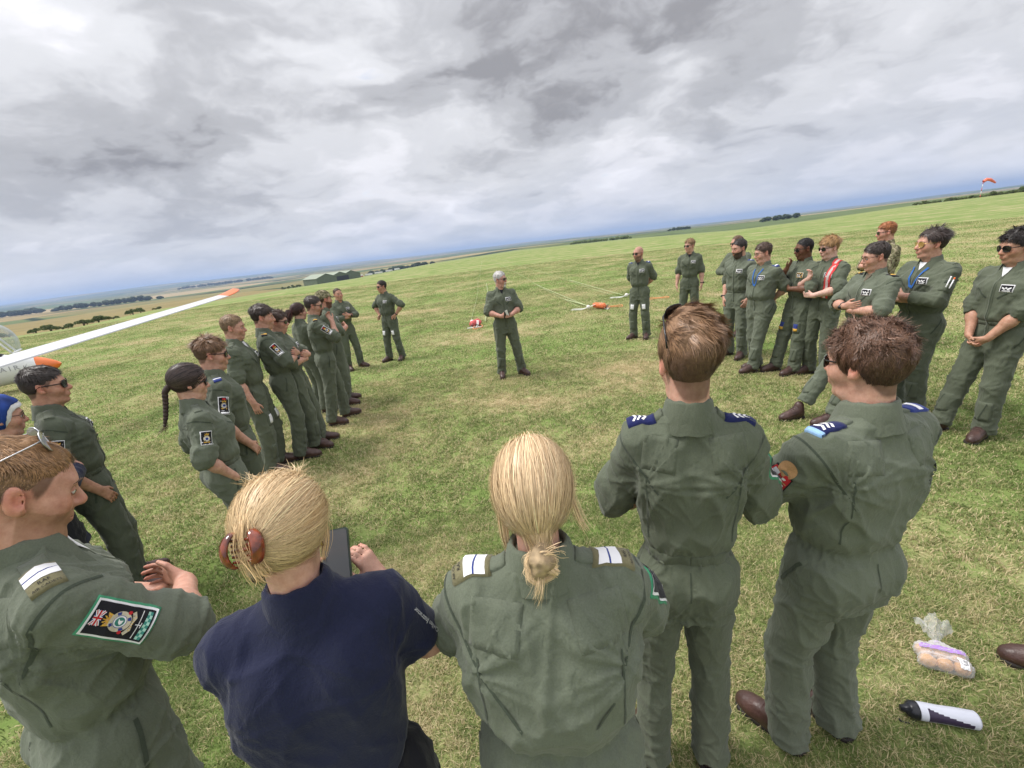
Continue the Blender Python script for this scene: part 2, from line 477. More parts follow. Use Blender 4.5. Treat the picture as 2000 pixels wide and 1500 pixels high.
def farm_mat():
    m, nt, b = new_mat('farmland')
    geo = mnode(nt, 'ShaderNodeNewGeometry'); P = geo.outputs['Position']
    mp = mnode(nt, 'ShaderNodeMapping', {'Vector': P}); mp.inputs['Scale'].default_value = (1, 1, 0); mp.inputs['Rotation'].default_value = (0, 0, 0.4)
    vo = mnode(nt, 'ShaderNodeTexVoronoi', {'Vector': mp.outputs[0], 'Scale': 0.0019, 'Randomness': 0.9}, feature='F1', distance='CHEBYCHEV')
    ce = mnode(nt, 'ShaderNodeSeparateColor', {0: vo.outputs['Color']})
    r = ramp(nt, ce.outputs[0], [(0.0, (0.080, 0.115, 0.040)), (0.28, (0.115, 0.150, 0.060)), (0.42, (0.21, 0.19, 0.085)), (0.62, (0.30, 0.23, 0.115)), (0.8, (0.13, 0.15, 0.06)), (1.0, (0.38, 0.30, 0.18))])
    r.color_ramp.interpolation = 'CONSTANT'
    nz = mnode(nt, 'ShaderNodeTexNoise', {'Vector': mp.outputs[0], 'Scale': 0.012, 'Detail': 8.0, 'Roughness': 0.65})
    r2 = ramp(nt, nz.outputs['Fac'], [(0.3, (0.72, 0.74, 0.7)), (0.7, (1.12, 1.1, 1.05))])
    mu = mnode(nt, 'ShaderNodeMix', {0: 1.0, 6: r.outputs[0], 7: r2.outputs[0]}, data_type='RGBA', blend_type='MULTIPLY')
    # scattered far copses and hedges
    n2 = mnode(nt, 'ShaderNodeTexNoise', {'Vector': mp.outputs[0], 'Scale': 0.0026, 'Detail': 8.0, 'Roughness': 0.6})
    mr = mnode(nt, 'ShaderNodeMapRange', {0: n2.outputs['Fac'], 1: 0.55, 2: 0.60})
    ed = mnode(nt, 'ShaderNodeTexVoronoi', {'Vector': mp.outputs[0], 'Scale': 0.0019, 'Randomness': 0.9}, feature='DISTANCE_TO_EDGE')
    he = mnode(nt, 'ShaderNodeMapRange', {0: ed.outputs['Distance'], 1: 0.006, 2: 0.016, 3: 1.0, 4: 0.0})
    mxx = mnode(nt, 'ShaderNodeMath', {0: mr.outputs[0], 1: he.outputs[0]}, operation='MAXIMUM')
    mx = mnode(nt, 'ShaderNodeMix', {0: mxx.outputs[0], 6: mu.outputs[2], 7: (0.030, 0.045, 0.022, 1)}, data_type='RGBA')
    last = mx.outputs[2]
    for (cx, cy, rad, col) in ((-330, 330, 330, (.25, .20, .085, 1)), (-1250, 1500, 420, (.36, .28, .16, 1)), (1150, 1330, 330, (.40, .30, .17, 1)), (-20, 1600, 260, (.36, .27, .14, 1)), (-160, 1150, 160, (.30, .26, .13, 1))):
        wv = mnode(nt, 'ShaderNodeTexNoise', {'Vector': mp.outputs[0], 'Scale': 0.004, 'Detail': 2.0})
        ds = mnode(nt, 'ShaderNodeVectorMath', {0: P, 1: (cx, cy, -20)}, operation='DISTANCE')
        d2 = mnode(nt, 'ShaderNodeMath', {0: wv.outputs['Fac'], 1: 160.0, 2: ds.outputs['Value']}, operation='MULTIPLY_ADD')
        mk = mnode(nt, 'ShaderNodeMapRange', {0: d2.outputs[0], 1: rad + 80.0, 2: rad + 86.0, 3: 1.0, 4: 0.0})
        tint = mnode(nt, 'ShaderNodeMix', {0: 1.0, 6: col, 7: r2.outputs[0]}, data_type='RGBA', blend_type='MULTIPLY')
        m3 = mnode(nt, 'ShaderNodeMix', {0: mk.outputs[0], 6: last, 7: tint.outputs[2]}, data_type='RGBA'); last = m3.outputs[2]
    nt.links.new(last, b.inputs['Base Color'])
    b.inputs['Roughness'].default_value = 1.0; b.inputs['Specular IOR Level'].default_value = 0.05
    return m


turf = turf_mat()
g1 = polar_mesh('airfield_ground', lambda a, t: 0.3 * (prof(a)[0] / 0.3) ** t, 60, turf, True)
tag(g1, kind='structure')
g2_ = polar_mesh('farmland', lambda a, t: prof(a)[0] * (15500.0 / prof(a)[0]) ** t, 70, farm_mat(), False)
tag(g2_, kind='structure')


# ------------------------------------------------------------------ grass: blades in view, one object
def grass_mat():
    m, nt, b = new_mat('grass blades')
    f, P = patch_colour(nt)
    oi = mnode(nt, 'ShaderNodeObjectInfo')
    a = mnode(nt, 'ShaderNodeAttribute', attribute_name='Col')
    sp = mnode(nt, 'ShaderNodeSeparateColor', {0: a.outputs['Color']})
    g = mnode(nt, 'ShaderNodeMath', {0: oi.outputs['Random'], 1: 0.24, 2: f}, operation='MULTIPLY_ADD')
    g2 = mnode(nt, 'ShaderNodeMath', {0: sp.outputs[0], 1: 0.80, 2: g.outputs[0]}, operation='MULTIPLY_ADD')
    mr = mnode(nt, 'ShaderNodeMapRange', {0: g2.outputs[0], 1: 1.30, 2: 1.90})
    r = ramp(nt, mr.outputs[0], [(0.0, (0.158, 0.212, 0.066)), (0.26, (0.200, 0.258, 0.086)), (0.48, (0.268, 0.306, 0.120)), (0.68, (0.36, 0.375, 0.150)), (0.84, (0.50, 0.44, 0.23)), (1.0, (0.64, 0.54, 0.33))])
    nt.links.new(r.outputs[0], b.inputs['Base Color'])
    b.inputs['Roughness'].default_value = 0.7; b.inputs['Specular IOR Level'].default_value = 0.2
    tr = mnode(nt, 'ShaderNodeBsdfTranslucent', {'Color': r.outputs[0]})
    mx = mnode(nt, 'ShaderNodeMixShader', {0: 0.38, 1: b.outputs[0], 2: tr.outputs[0]})
    nt.links.new(mx.outputs[0], nt.nodes['Material Output'].inputs[0])
    return m


def tuft(seed, nb, rad, h0, h1, wid, mat):
    rr = random.Random(seed); v = []; f = []; c = []
    for i in range(nb):
        q = rr.random() * 6.283; R = rad * math.sqrt(rr.random())
        x, y = R * math.cos(q), R * math.sin(q)
        h = rr.uniform(h0, h1); ln = rr.uniform(.3, 1.25); d = rr.random() * 6.283; w = wid * rr.uniform(.6, 1.2)
        s = rr.random() ** 2.0
        if rr.random() < .12: ln *= 1.7; h *= .7; s = rr.uniform(.7, 1.0)
        dx, dy = math.cos(d), math.sin(d); px, py = -dy * w / 2, dx * w / 2
        b = len(v)
        for t, ww in ((0, 1.0), (.55, .8), (1.0, .12)):
            o = ln * h * t * t
            z = h * t * (1 - .22 * ln * t)
            v += [(x + dx * o - px * ww, y + dy * o - py * ww, z - .004), (x + dx * o + px * ww, y + dy * o + py * ww, z - .004)]
        f += [(b, b + 1, b + 3, b + 2), (b + 2, b + 3, b + 5, b + 4)]
        c += [(s, s, s)] * 6
    me = bpy.data.meshes.new('grass_tuft')
    me.from_pydata(v, [], f); me.materials.append(mat)
    a = me.color_attributes.new('Col', 'FLOAT_COLOR', 'POINT')
    a.data.foreach_set('color', np.concatenate([np.array(c, np.float32), np.ones((len(c), 1), np.float32)], 1).ravel())
    return bpy.data.objects.new('grass_tuft', me)      # not linked: only a source for the instances


def make_grass():
    gm = grass_mat()
    zones = [(0.35, 3.2, 640, [tuft(s, 46, .060, .014, .036, .0034, gm) for s in (1, 2, 3)]),
             (3.2, 8.0, 230, [tuft(s, 46, .090, .014, .034, .0060, gm) for s in (4, 5, 6)]),
             (8.0, 20.0, 46, [tuft(s, 52, .200, .014, .032, .0120, gm) for s in (7, 8, 9)]),
             (20.0, 46.0, 10, [tuft(s, 60, .420, .012, .028, .0260, gm) for s in (10, 11, 12)])]
    v = []; f = []; zone = []
    for zi, (r0, r1, den, protos) in enumerate(zones):
        ring = max(4, int((r1 - r0) * 2)); b = len(v); na = 30
        for i in range(ring + 1):
            for j in range(na + 1):
                a = math.radians((-88 + 176 * j / na) if r1 < 21 else (-70 + 140 * j / na)); r = r0 + (r1 - r0) * i / ring
                x, y = r * math.sin(a), r * math.cos(a)
                v.append((x, y, ground_z(x, y)))
        for i in range(ring):
            for j in range(na):
                a0 = b + i * (na + 1) + j
                f.append((a0 + na + 1, a0 + na + 2, a0 + 1, a0)); zone.append(zi)
    o = link_mesh('grass', v, f, gm)
    at = o.data.attributes.new('zone', 'INT', 'FACE'); at.data.foreach_set('value', np.array(zone, np.int32))
    ng = bpy.data.node_groups.new('grass growth', 'GeometryNodeTree')
    ng.interface.new_socket('Geometry', in_out='INPUT', socket_type='NodeSocketGeometry')
    ng.interface.new_socket('Geometry', in_out='OUTPUT', socket_type='NodeSocketGeometry')
    nn, nl = ng.nodes, ng.links
    gi = nn.new('NodeGroupInput'); go = nn.new('NodeGroupOutput'); jn = nn.new('GeometryNodeJoinGeometry')
    na_ = nn.new('GeometryNodeInputNamedAttribute'); na_.data_type = 'INT'; na_.inputs[0].default_value = 'zone'
    for zi, (r0, r1, den, protos) in enumerate(zones):
        cmp_ = nn.new('FunctionNodeCompare'); cmp_.data_type = 'INT'; cmp_.operation = 'EQUAL'
        ins = [s for s in cmp_.inputs if s.type == 'INT']
        nl.new(na_.outputs['Attribute'], ins[0]); ins[1].default_value = zi
        for k, pr in enumerate(protos):
            dp = nn.new('GeometryNodeDistributePointsOnFaces'); dp.inputs['Density'].default_value = den / len(protos)
            dp.inputs['Seed'].default_value = zi * 10 + k
            nl.new(gi.outputs[0], dp.inputs['Mesh']); nl.new(cmp_.outputs[0], dp.inputs['Selection'])
            oi = nn.new('GeometryNodeObjectInfo'); oi.inputs['Object'].default_value = pr
            ip = nn.new('GeometryNodeInstanceOnPoints')
            nl.new(dp.outputs['Points'], ip.inputs['Points']); nl.new(oi.outputs['Geometry'], ip.inputs['Instance'])
            rv = nn.new('FunctionNodeRandomValue'); rv.data_type = 'FLOAT_VECTOR'
            rv.inputs[0].default_value = (-.12, -.12, 0); rv.inputs[1].default_value = (.12, .12, 6.283)
            rv.inputs['Seed'].default_value = k + 3
            nl.new(rv.outputs[0], ip.inputs['Rotation'])
            rs = nn.new('FunctionNodeRandomValue'); rs.data_type = 'FLOAT'
            rs.inputs[2].default_value = .7; rs.inputs[3].default_value = 1.35
            nl.new(rs.outputs[1], ip.inputs['Scale'])
            nl.new(ip.outputs[0], jn.inputs[0])
    nl.new(jn.outputs[0], go.inputs[0])
    md = o.modifiers.new('growth', 'NODES'); md.node_group = ng
    tag(o, 'short mown grass mixed with dry straw over the airfield', 'grass', kind='stuff')


make_grass()
# ------------------------------------------------------------------ noise and signed-distance modelling
_perm = np.random.RandomState(3).permutation(512).astype(np.int64)
_grad = np.random.RandomState(4).normal(size=(512, 3)).astype(np.float32)
_grad /= np.linalg.norm(_grad, axis=1, keepdims=True)


def pn(p):
    """gradient noise, about -0.6 .. 0.6"""
    p = np.asarray(p, np.float32); i = np.floor(p).astype(np.int64); f = p - i
    u = f * f * f * (f * (f * 6 - 15) + 10)
    out = 0
    for dx in (0, 1):
        for dy in (0, 1):
            for dz in (0, 1):
                h = _perm[(i[:, 0] + dx) & 511]; h = _perm[(h + i[:, 1] + dy) & 511]; h = _perm[(h + i[:, 2] + dz) & 511]
                g = _grad[h]
                d = g[:, 0] * (f[:, 0] - dx) + g[:, 1] * (f[:, 1] - dy) + g[:, 2] * (f[:, 2] - dz)
                w = (u[:, 0] if dx else 1 - u[:, 0]) * (u[:, 1] if dy else 1 - u[:, 1]) * (u[:, 2] if dz else 1 - u[:, 2])
                out = out + d * w
    return out * 1.6


def ridge(n): return (1 - np.abs(n) * 1.9).clip(0, 1) ** 3.0 - 0.28


class Field:
    def __init__(s, lo, hi, h):
        s.h = h; s.lo = np.array(lo, np.float32) - 2 * h
        n = np.ceil((np.array(hi) + 2 * h - s.lo) / h).astype(int) + 1
        s.ax = [(s.lo[i] + h * np.arange(n[i])).astype(np.float32) for i in range(3)]
        s.F = np.full(n, 1e3, np.float32)

    def sub(s, lo, hi, pad):
        sl = []
        for i in range(3):
            a = int(np.clip(math.floor((lo[i] - pad - s.lo[i]) / s.h), 0, len(s.ax[i])))
            b = int(np.clip(math.ceil((hi[i] + pad - s.lo[i]) / s.h) + 1, 0, len(s.ax[i])))
            if b <= a: return None, None
            sl.append(slice(a, b))
        X = s.ax[0][sl[0]][:, None, None]; Y = s.ax[1][sl[1]][None, :, None]; Z = s.ax[2][sl[2]][None, None, :]
        return tuple(sl), (X, Y, Z)

    def put(s, lo, hi, fn, k=0.0, op='u'):
        sl, P = s.sub(lo, hi, k + 2.5 * s.h)
        if sl is None: return s
        d = fn(*P).astype(np.float32); A = s.F[sl]
        if op == 'u':
            if k > 0:
                t = np.clip(.5 + .5 * (A - d) / k, 0, 1); s.F[sl] = A + (d - A) * t - k * t * (1 - t)
            else: s.F[sl] = np.minimum(A, d)
        else:
            if k > 0:
                t = np.clip(.5 - .5 * (A + d) / k, 0, 1); s.F[sl] = A + (-d - A) * t + k * t * (1 - t)
            else: s.F[sl] = np.maximum(A, -d)
        return s

    def cone(s, a, b, ra, rb, k=0.0, op='u', flat=None, cut=None):
        a = np.array(a, float); b = np.array(b, float); ba = b - a; L = float(ba @ ba) + 1e-12; R = max(ra, rb)
        def fn(X, Y, Z):
            x, y, z = X - a[0], Y - a[1], Z - a[2]
            t = np.clip((x * ba[0] + y * ba[1] + z * ba[2]) / L, 0, 1)
            qx, qy, qz = x - ba[0] * t, y - ba[1] * t, z - ba[2] * t
            d2 = qx * qx + qy * qy + qz * qz
            if flat is not None:
                ax, fac = flat; c = qx * ax[0] + qy * ax[1] + qz * ax[2]
                d2 = d2 + c * c * (fac * fac - 1)
            d = np.sqrt(d2) - (ra + (rb - ra) * t)
            if cut is not None:                        # flat end at b, pushed out by cut
                n = ba / math.sqrt(L)
                d = np.maximum(d, (X - b[0]) * n[0] + (Y - b[1]) * n[1] + (Z - b[2]) * n[2] - cut)
            return d
        return s.put(np.minimum(a, b) - R, np.maximum(a, b) + R, fn, k, op)

    def ell(s, c, r, k=0.0, op='u', R=None):
        c = np.array(c, float); r = np.array(r, float); m = float(r.min()); B = r if R is None else np.full(3, r.max())
        def fn(X, Y, Z):
            x, y, z = X - c[0], Y - c[1], Z - c[2]
            if R is not None:
                x, y, z = (R[0][0] * x + R[1][0] * y + R[2][0] * z, R[0][1] * x + R[1][1] * y + R[2][1] * z, R[0][2] * x + R[1][2] * y + R[2][2] * z)
            q = np.sqrt((x / r[0]) ** 2 + (y / r[1]) ** 2 + (z / r[2]) ** 2)
            q2 = np.sqrt((x / r[0] ** 2) ** 2 + (y / r[1] ** 2) ** 2 + (z / r[2] ** 2) ** 2) + 1e-9
            return q * (q - 1) / q2
        return s.put(c - B, c + B, fn, k, op)

    def mesh(s):
        F = s.F; nx, ny, nz = F.shape; S = F < 0
        c = [S[i:nx - 1 + i, j:ny - 1 + j, k:nz - 1 + k] for i in (0, 1) for j in (0, 1) for k in (0, 1)]
        anyv = c[0].copy(); allv = c[0].copy()
        for q in c[1:]: anyv |= q; allv &= q
        I = np.argwhere(anyv & ~allv)
        idx = np.full((nx - 1, ny - 1, nz - 1), -1, np.int32); idx[I[:, 0], I[:, 1], I[:, 2]] = np.arange(len(I))
        off = [(i, j, k) for i in (0, 1) for j in (0, 1) for k in (0, 1)]
        V = [np.clip(F[I[:, 0] + o[0], I[:, 1] + o[1], I[:, 2] + o[2]], -2, 2) for o in off]
        acc = np.zeros((len(I), 3)); cnt = np.zeros(len(I))
        for ai, a in enumerate(off):
            for bi, b in enumerate(off):
                if bi > ai and sum(abs(a[q] - b[q]) for q in range(3)) == 1:
                    m = (V[ai] < 0) != (V[bi] < 0)
                    t = V[ai] / (V[ai] - V[bi] + 1e-20); t = np.where(m, t, 0)
                    for q in range(3): acc[:, q] += np.where(m, a[q] + t * (b[q] - a[q]), 0)
                    cnt += m
        verts = (I + acc / cnt[:, None]) * s.h + s.lo
        faces = []
        for ax in range(3):
            A = [slice(None)] * 3; B = [slice(None)] * 3; A[ax] = slice(0, -1); B[ax] = slice(1, None)
            sa = S[tuple(A)]; sb = S[tuple(B)]; E = np.argwhere(sa != sb)
            o1, o2 = [(1, 2), (2, 0), (0, 1)][ax]
            ok = (E[:, o1] > 0) & (E[:, o2] > 0) & (E[:, o1] < F.shape[o1] - 1) & (E[:, o2] < F.shape[o2] - 1)
            E = E[ok]; q = []
            for d1, d2 in ((-1, -1), (0, -1), (0, 0), (-1, 0)):
                G = E.copy(); G[:, o1] += d1; G[:, o2] += d2; q.append(idx[G[:, 0], G[:, 1], G[:, 2]])
            Q = np.stack(q, 1); inside = sa[E[:, 0], E[:, 1], E[:, 2]]
            Q[~inside] = Q[~inside][:, ::-1]
            faces.append(Q)
        faces = np.concatenate(faces); faces = faces[(faces >= 0).all(1)]
        return verts, faces


def vnormals(v, f):
    n = np.cross(v[f[:, 2]] - v[f[:, 0]], v[f[:, 3]] - v[f[:, 1]])
    out = np.zeros_like(v)
    for i in range(4):
        for q in range(3): out[:, q] += np.bincount(f[:, i], n[:, q], len(v))
    return out / (np.linalg.norm(out, axis=1, keepdims=True) + 1e-12)


def smooth(v, f, it=1, lam=.5):
    for _ in range(it):
        s = np.zeros_like(v); c = np.zeros(len(v))
        for i in range(4):
            a, b = f[:, i], f[:, (i + 1) % 4]
            for q in range(3): s[:, q] += np.bincount(a, v[b, q], len(v)) + np.bincount(b, v[a, q], len(v))
            c += np.bincount(a, None, len(v)) + np.bincount(b, None, len(v))
        v = v + lam * (s / np.maximum(c, 1)[:, None] - v)
    return v


def merge(parts):
    V = []; F = []; C = []; b = 0
    for v, f, c in parts:
        V.append(v); F.append(f + b); C.append(c); b += len(v)
    return np.concatenate(V), np.concatenate(F), np.concatenate(C)


def rot(yaw=0, pitch=0, roll=0):
    """yaw: to the right (towards +X); pitch: chin down positive"""
    return np.array(Matrix.Rotation(-math.radians(yaw), 3, 'Z') @ Matrix.Rotation(-math.radians(pitch), 3, 'X') @ Matrix.Rotation(math.radians(roll), 3, 'Y'))


def ik(a, c, l1, l2, pole):
    a, c, pole = (np.array(q, float) for q in (a, c, pole))
    d = c - a; L = np.linalg.norm(d); n = d / L
    Lc = min(L, (l1 + l2) * .999)
    if L > Lc: c = a + n * Lc
    x = (l1 * l1 - l2 * l2 + Lc * Lc) / (2 * Lc); h = math.sqrt(max(l1 * l1 - x * x, 0))
    p = pole - n * (pole @ n); p /= np.linalg.norm(p) + 1e-9
    return a + n * x + p * h, c


unit = lambda q: np.array(q, float) / (np.linalg.norm(q) + 1e-12)

# ------------------------------------------------------------------ boots (one pair of meshes shared by everyone)
def make_boot_meshes():
    F = Field((-.075, -.12, -.01), (.075, .22, .24), .0055)
    F.cone((0, -.055, .055), (0, .02, .06), .046, .046)
    F.cone((0, .0, .055), (.004, .135, .042), .047, .046, .03)
    F.cone((.004, .12, .040), (.006, .165, .036), .046, .036, .02)
    F.cone((0, -.03, .11), (0, .085, .062), .046, .040, .03)
    F.cone((0, -.035, .07), (0, -.035, .150), .047, .046, .03)
    F.ell((0, .05, -.1), (.3, .4, .108), .004, 's')
    v, f = F.mesh(); v = smooth(v, f, 2)
    n = vnormals(v, f)
    v = v + n * (pn(v * [40, 22, 40]) * .0022 * (v[:, 1] > .03))[:, None]
    up = bpy.data.objects.new('tmp', None)
    bo = link_mesh('boot', v, f, MT['leather']); me = bo.data; bpy.data.objects.remove(bo)
    F = Field((-.07, -.12, -.01), (.07, .23, .05), .006)
    def fn(X, Y, Z):
        t = np.clip((Y + .06) / .205, 0, 1); cx = .006 * t
        d = np.sqrt((X - cx) ** 2 + (Y - (-.06 + .205 * t)) ** 2 + 0 * Z) - (.049 + .004 * np.sin(t * 3.14) * -1.2 + .003 * t)
        d = np.maximum(d, np.maximum(Z - .024, -Z + .0))
        heel = np.maximum(np.maximum(np.abs(Y + .0 - .022) - .022, Z - .008), -1 + 0 * X)
        return np.maximum(d, -heel)
    F.put((-.07, -.12, 0), (.07, .22, .03), fn)
    v, f = F.mesh()
    bo = link_mesh('sole', v, f, MT['sole']); ms = bo.data; bpy.data.objects.remove(bo)
    b = MB()
    for i in range(5):
        y = .085 - i * .022; z = .104 + (.0095 if i == 0 else 0) * 0 + i * .0145
        z = .1005 + i * .0125
        b.tube([(-.026, y - .004, z - .010), (-.010, y + .004, z + .002), (.010, y + .010, z + .002), (.026, y + .004, z - .010)], .0032, 6)
        b.tube([(.026, y - .004, z - .010), (.010, y + .004, z + .003), (-.010, y + .010, z + .003), (-.026, y + .004, z - .010)], .0032, 6)
    bo = b.build('laces', MT['lace']); ml = bo.data; bpy.data.objects.remove(bo)
    return me, ms, ml


BOOT = make_boot_meshes()


def add_boot(parent, x, y, yaw, k, z=0.0, pitch=0.0, mat=None):
    bt = bpy.data.objects.new('boot', BOOT[0]); COL.objects.link(bt); bt.parent = parent
    bt.location = (x, y, z); bt.rotation_euler = (math.radians(pitch), 0, -math.radians(yaw)); bt.scale = (k, k, k)
    for nm, me in (('sole', BOOT[1]), ('laces', BOOT[2])):
        o = bpy.data.objects.new(nm, me); COL.objects.link(o); o.parent = bt


# ------------------------------------------------------------------ heads
def head_fields(h, female=False, chub=0.0, nose=1.0):
    F = Field((-.10, -.115, -.26), (.10, .135, .13), h)
    F.ell((0, -.012, .028), (.074, .097, .089))
    F.ell((0, .030, .010), (.068, .060, .070), .03)
    jw = .050 + chub * .012 - (.004 if female else 0)
    F.ell((0, .030, -.052), (jw + .006, .058, .064), .03)
    F.cone((-.032, .040, -.092), (.032, .040, -.092), .020, .020, .03)
    F.ell((0, .070, -.100), (.022, .020, .017), .022)
    if chub: F.ell((0, .035, -.098), (.046, .045, .030 * (1 + chub)), .03)
    F.cone((-.036, .078, .024), (.036, .078, .024), .012, .012, .02)
    for s in (-1, 1):
        F.ell((s * .044, .052, -.026), (.024, .030, .026), .03)
        F.ell((s * .033, .099, .004), (.019, .018, .013), .016, 's')
    F.cone((0, .086, .014), (0, .108 * (1 + .02 * (nose - 1)), -.024), .0085, .0125 * nose, .012)
    F.ell((0, .106, -.028), (.0125, .012, .010), .008)
    for s in (-1, 1): F.ell((s * .0125, .097, -.031), (.0085, .010, .0075), .006)
    F.ell((0, .083, -.058), (.028, .017, .020), .015)
    F.cone((-.017, .0935, -.0565), (.017, .0935, -.0565), .0048, .0048, .007)
    F.cone((-.015, .0925, -.0665), (.015, .0925, -.0665), .0062, .0062, .007)
    F.cone((-.021, .094, -.0612), (.021, .094, -.0612), .0022, .0022, .003, 's')
    for s in (-1, 1):
        Rm = np.array(Matrix.Rotation(s * .38, 3, 'Z') @ Matrix.Rotation(-.18, 3, 'X')).T
        F.ell((s * .080, -.012, -.004), (.0075, .019, .033), .006, R=Rm)
        F.ell((s * .088, -.006, .000), (.0065, .010, .019), .005, 's', R=Rm)
        F.ell((s * .078, .003, -.028), (.006, .007, .009), .006)
    return F


HL_Y = np.array([-.12, -.09, -.070, -.045, -.030, -.015, .010, .020, .032, .048, .070, .10])


def hairline(y, front=.062, nape=-.082, ear=.014, side=-.012, recede=0.0):
    zs = np.array([nape, nape, nape + .010, -.058, -.014, ear, ear, side, .004, .036 + recede, front - .004 + recede, front])
    return np.interp(y, HL_Y, zs)


# styles: top/side/back thickness, strand length, hairline
def hair_shell(h, top, side, back, hl, fade=.02, wob=.0, seed=0, sweep=(0, 0)):
    F = Field((-.13, -.16, -.13), (.13, .14, .19), h)
    sh = seed * 3.7
    def fn(X, Y, Z):
        x, y, z = X, Y + .012, Z - .028
        q = np.sqrt((x / .074) ** 2 + (y / .097) ** 2 + (z / .089) ** 2)
        q2 = np.sqrt((x / .074 ** 2) ** 2 + (y / .097 ** 2) ** 2 + (z / .089 ** 2) ** 2) + 1e-9
        d = q * (q - 1) / q2
        up = np.clip((Z - fade) / .06, 0, 1); up = up * up * (3 - 2 * up)
        bk = np.clip((-Y) / .08, 0, 1)
        lowb = side + (back - side) * bk
        T = lowb + (top - lowb) * up + sweep[0] * np.clip(Y / .08, 0, 1) * up + sweep[1] * np.clip(X / .07, -1, 1) * up
        if wob:
            T = T + wob * np.sin(X * 95 + sh + 3 * np.sin(Y * 60 + Z * 50)) * np.sin(Y * 80 + sh * 2 + 2 * np.sin(X * 70)) * (.35 + up)
        line = hl(Y + 0 * X) if callable(hl) else -1
        return np.maximum(d - T, (np.asarray(line) - Z) * .9)
    F.put((-.13, -.16, -.13), (.13, .14, .19), fn)
    v, f = F.mesh(); v = smooth(v, f, 1)
    return v, f


def sample_surface(v, f, n, rs):
    a = v[f[:, 0]]; b = v[f[:, 1]]; c = v[f[:, 2]]; d = v[f[:, 3]]
    nr = np.cross(c - a, d - b); A = np.linalg.norm(nr, axis=1)
    i = rs.choice(len(f), n, p=A / A.sum())
    u, w = rs.rand(n, 1), rs.rand(n, 1)
    P = (a[i] * (1 - u) + b[i] * u) * (1 - w) + (d[i] * (1 - u) + c[i] * u) * w
    return P, nr[i] / (A[i][:, None] + 1e-12)


def ribbons(paths, normals, width, cols, taper=.25):
    """paths (n,k,3) -> flat strips lying along the surface"""
    n, k, _ = paths.shape
    t = np.gradient(paths, axis=1); t /= np.linalg.norm(t, axis=2, keepdims=True) + 1e-9
    w = np.cross(t, normals); w /= np.linalg.norm(w, axis=2, keepdims=True) + 1e-9
    prof = np.interp(np.linspace(0, 1, k), [0, .15, .7, 1], [.7, 1, .85, taper])[None, :, None]
    wd = (width if np.ndim(width) else np.full(n, width))[:, None, None] * prof * .5
    L = paths - w * wd; R = paths + w * wd
    v = np.stack([L, R], 2).reshape(-1, 3)
    base = (np.arange(n) * k * 2)[:, None]; i = (np.arange(k - 1) * 2)[None, :]
    q = base + i
    f = np.stack([q, q + 1, q + 3, q + 2], -1).reshape(-1, 4)
    c = np.repeat(cols, k * 2, axis=0)
    return v, f, c


CEN = np.array([0, -.012, .028]); RAD = np.array([.074, .097, .089])


def ell_normal(p): 
    n = (p - CEN) / RAD ** 2
    return n / (np.linalg.norm(n, axis=-1, keepdims=True) + 1e-9)


def push_out(p, off):
    q = (p - CEN) / (RAD + off[..., None] if np.ndim(off) else RAD + off)
    r = np.linalg.norm(q, axis=-1, keepdims=True)
    return np.where(r < 1, CEN + (p - CEN) / (r + 1e-9), p)


def hair_cols(base, n, rs, var=.25, tip=None):
    k = 1 + var * rs.normal(size=(n, 1)); k = k.clip(.45, 1.7)
    return (np.array(base)[None, :] * k).clip(0, 1)


def strands_short(v, f, n, rs, base, ltop, lside, width, wind=(0, 0, 0), lift=.5, curl=0.0, clump=.6, crown=(0, -.06, .11), k=6, var=.28, fringe=0.0):
    P, Nn = sample_surface(v, f, n, rs)
    keep = (Nn * ell_normal(P)).sum(1) > .15
    P, Nn = P[keep], Nn[keep]; n = len(P)
    up = np.clip((P[:, 2] - .02) / .07, 0, 1); up = up * up * (3 - 2 * up)
    en = ell_normal(P)
    away = P - np.array(crown); away -= en * (away * en).sum(1)[:, None]; away /= np.linalg.norm(away, axis=1, keepdims=True) + 1e-6
    down = np.array([0, -.15, -1.0])[None, :] + 0 * P; down -= en * (down * en).sum(1)[:, None]; down /= np.linalg.norm(down, axis=1, keepdims=True) + 1e-6
    cl = np.stack([pn(P * 38 + 11.3 * q) for q in range(3)], 1)          # neighbours lean the same way
    d = away * up[:, None] + down * (1 - up)[:, None] + np.array(wind)[None, :] * up[:, None] + cl * clump * 2.2 * (.25 + up[:, None]) + rs.normal(size=P.shape) * .13
    if fringe: d[:, 1] += .55 * fringe * (P[:, 1] > .03) * up
    d /= np.linalg.norm(d, axis=1, keepdims=True) + 1e-6
    L = (lside + (ltop - lside) * up) * rs.uniform(.6, 1.2, n)
    lf = lift * up * (1 + .5 * cl[:, 0]) + .10
    offr = np.clip((np.linalg.norm((P - CEN) / RAD, axis=1) - 1) * .085, .002, .05) * .97
    pts = [P - en * .003]; cur = d + en * lf[:, None] * 1.3
    ph = rs.uniform(0, 6.28, n); side = np.cross(en, d)
    for i in range(1, k):
        cur = cur - en * (lf * 2.0 / k)[:, None]
        step = cur / (np.linalg.norm(cur, axis=1, keepdims=True) + 1e-6) * (L / (k - 1))[:, None]
        if curl: step = step + (side * np.cos(ph + i * 1.7)[:, None] + en * np.sin(ph + i * 1.7)[:, None]) * curl * (.3 + up)[:, None]
        pts.append(push_out(pts[-1] + step, offr + .0015 * i / k))
        tz = -(pts[-1] - np.array(CEN)); pts[-1] = pts[-1] + tz * (np.clip((1 - up) * .02 + .012, 0, 1))[:, None] * (i / k)
    paths = np.stack(pts, 1)
    nor = np.stack([ell_normal(p) for p in pts], 1)
    return ribbons(paths, nor, width * rs.uniform(.6, 1.3, n), hair_cols(base, n, rs, var))


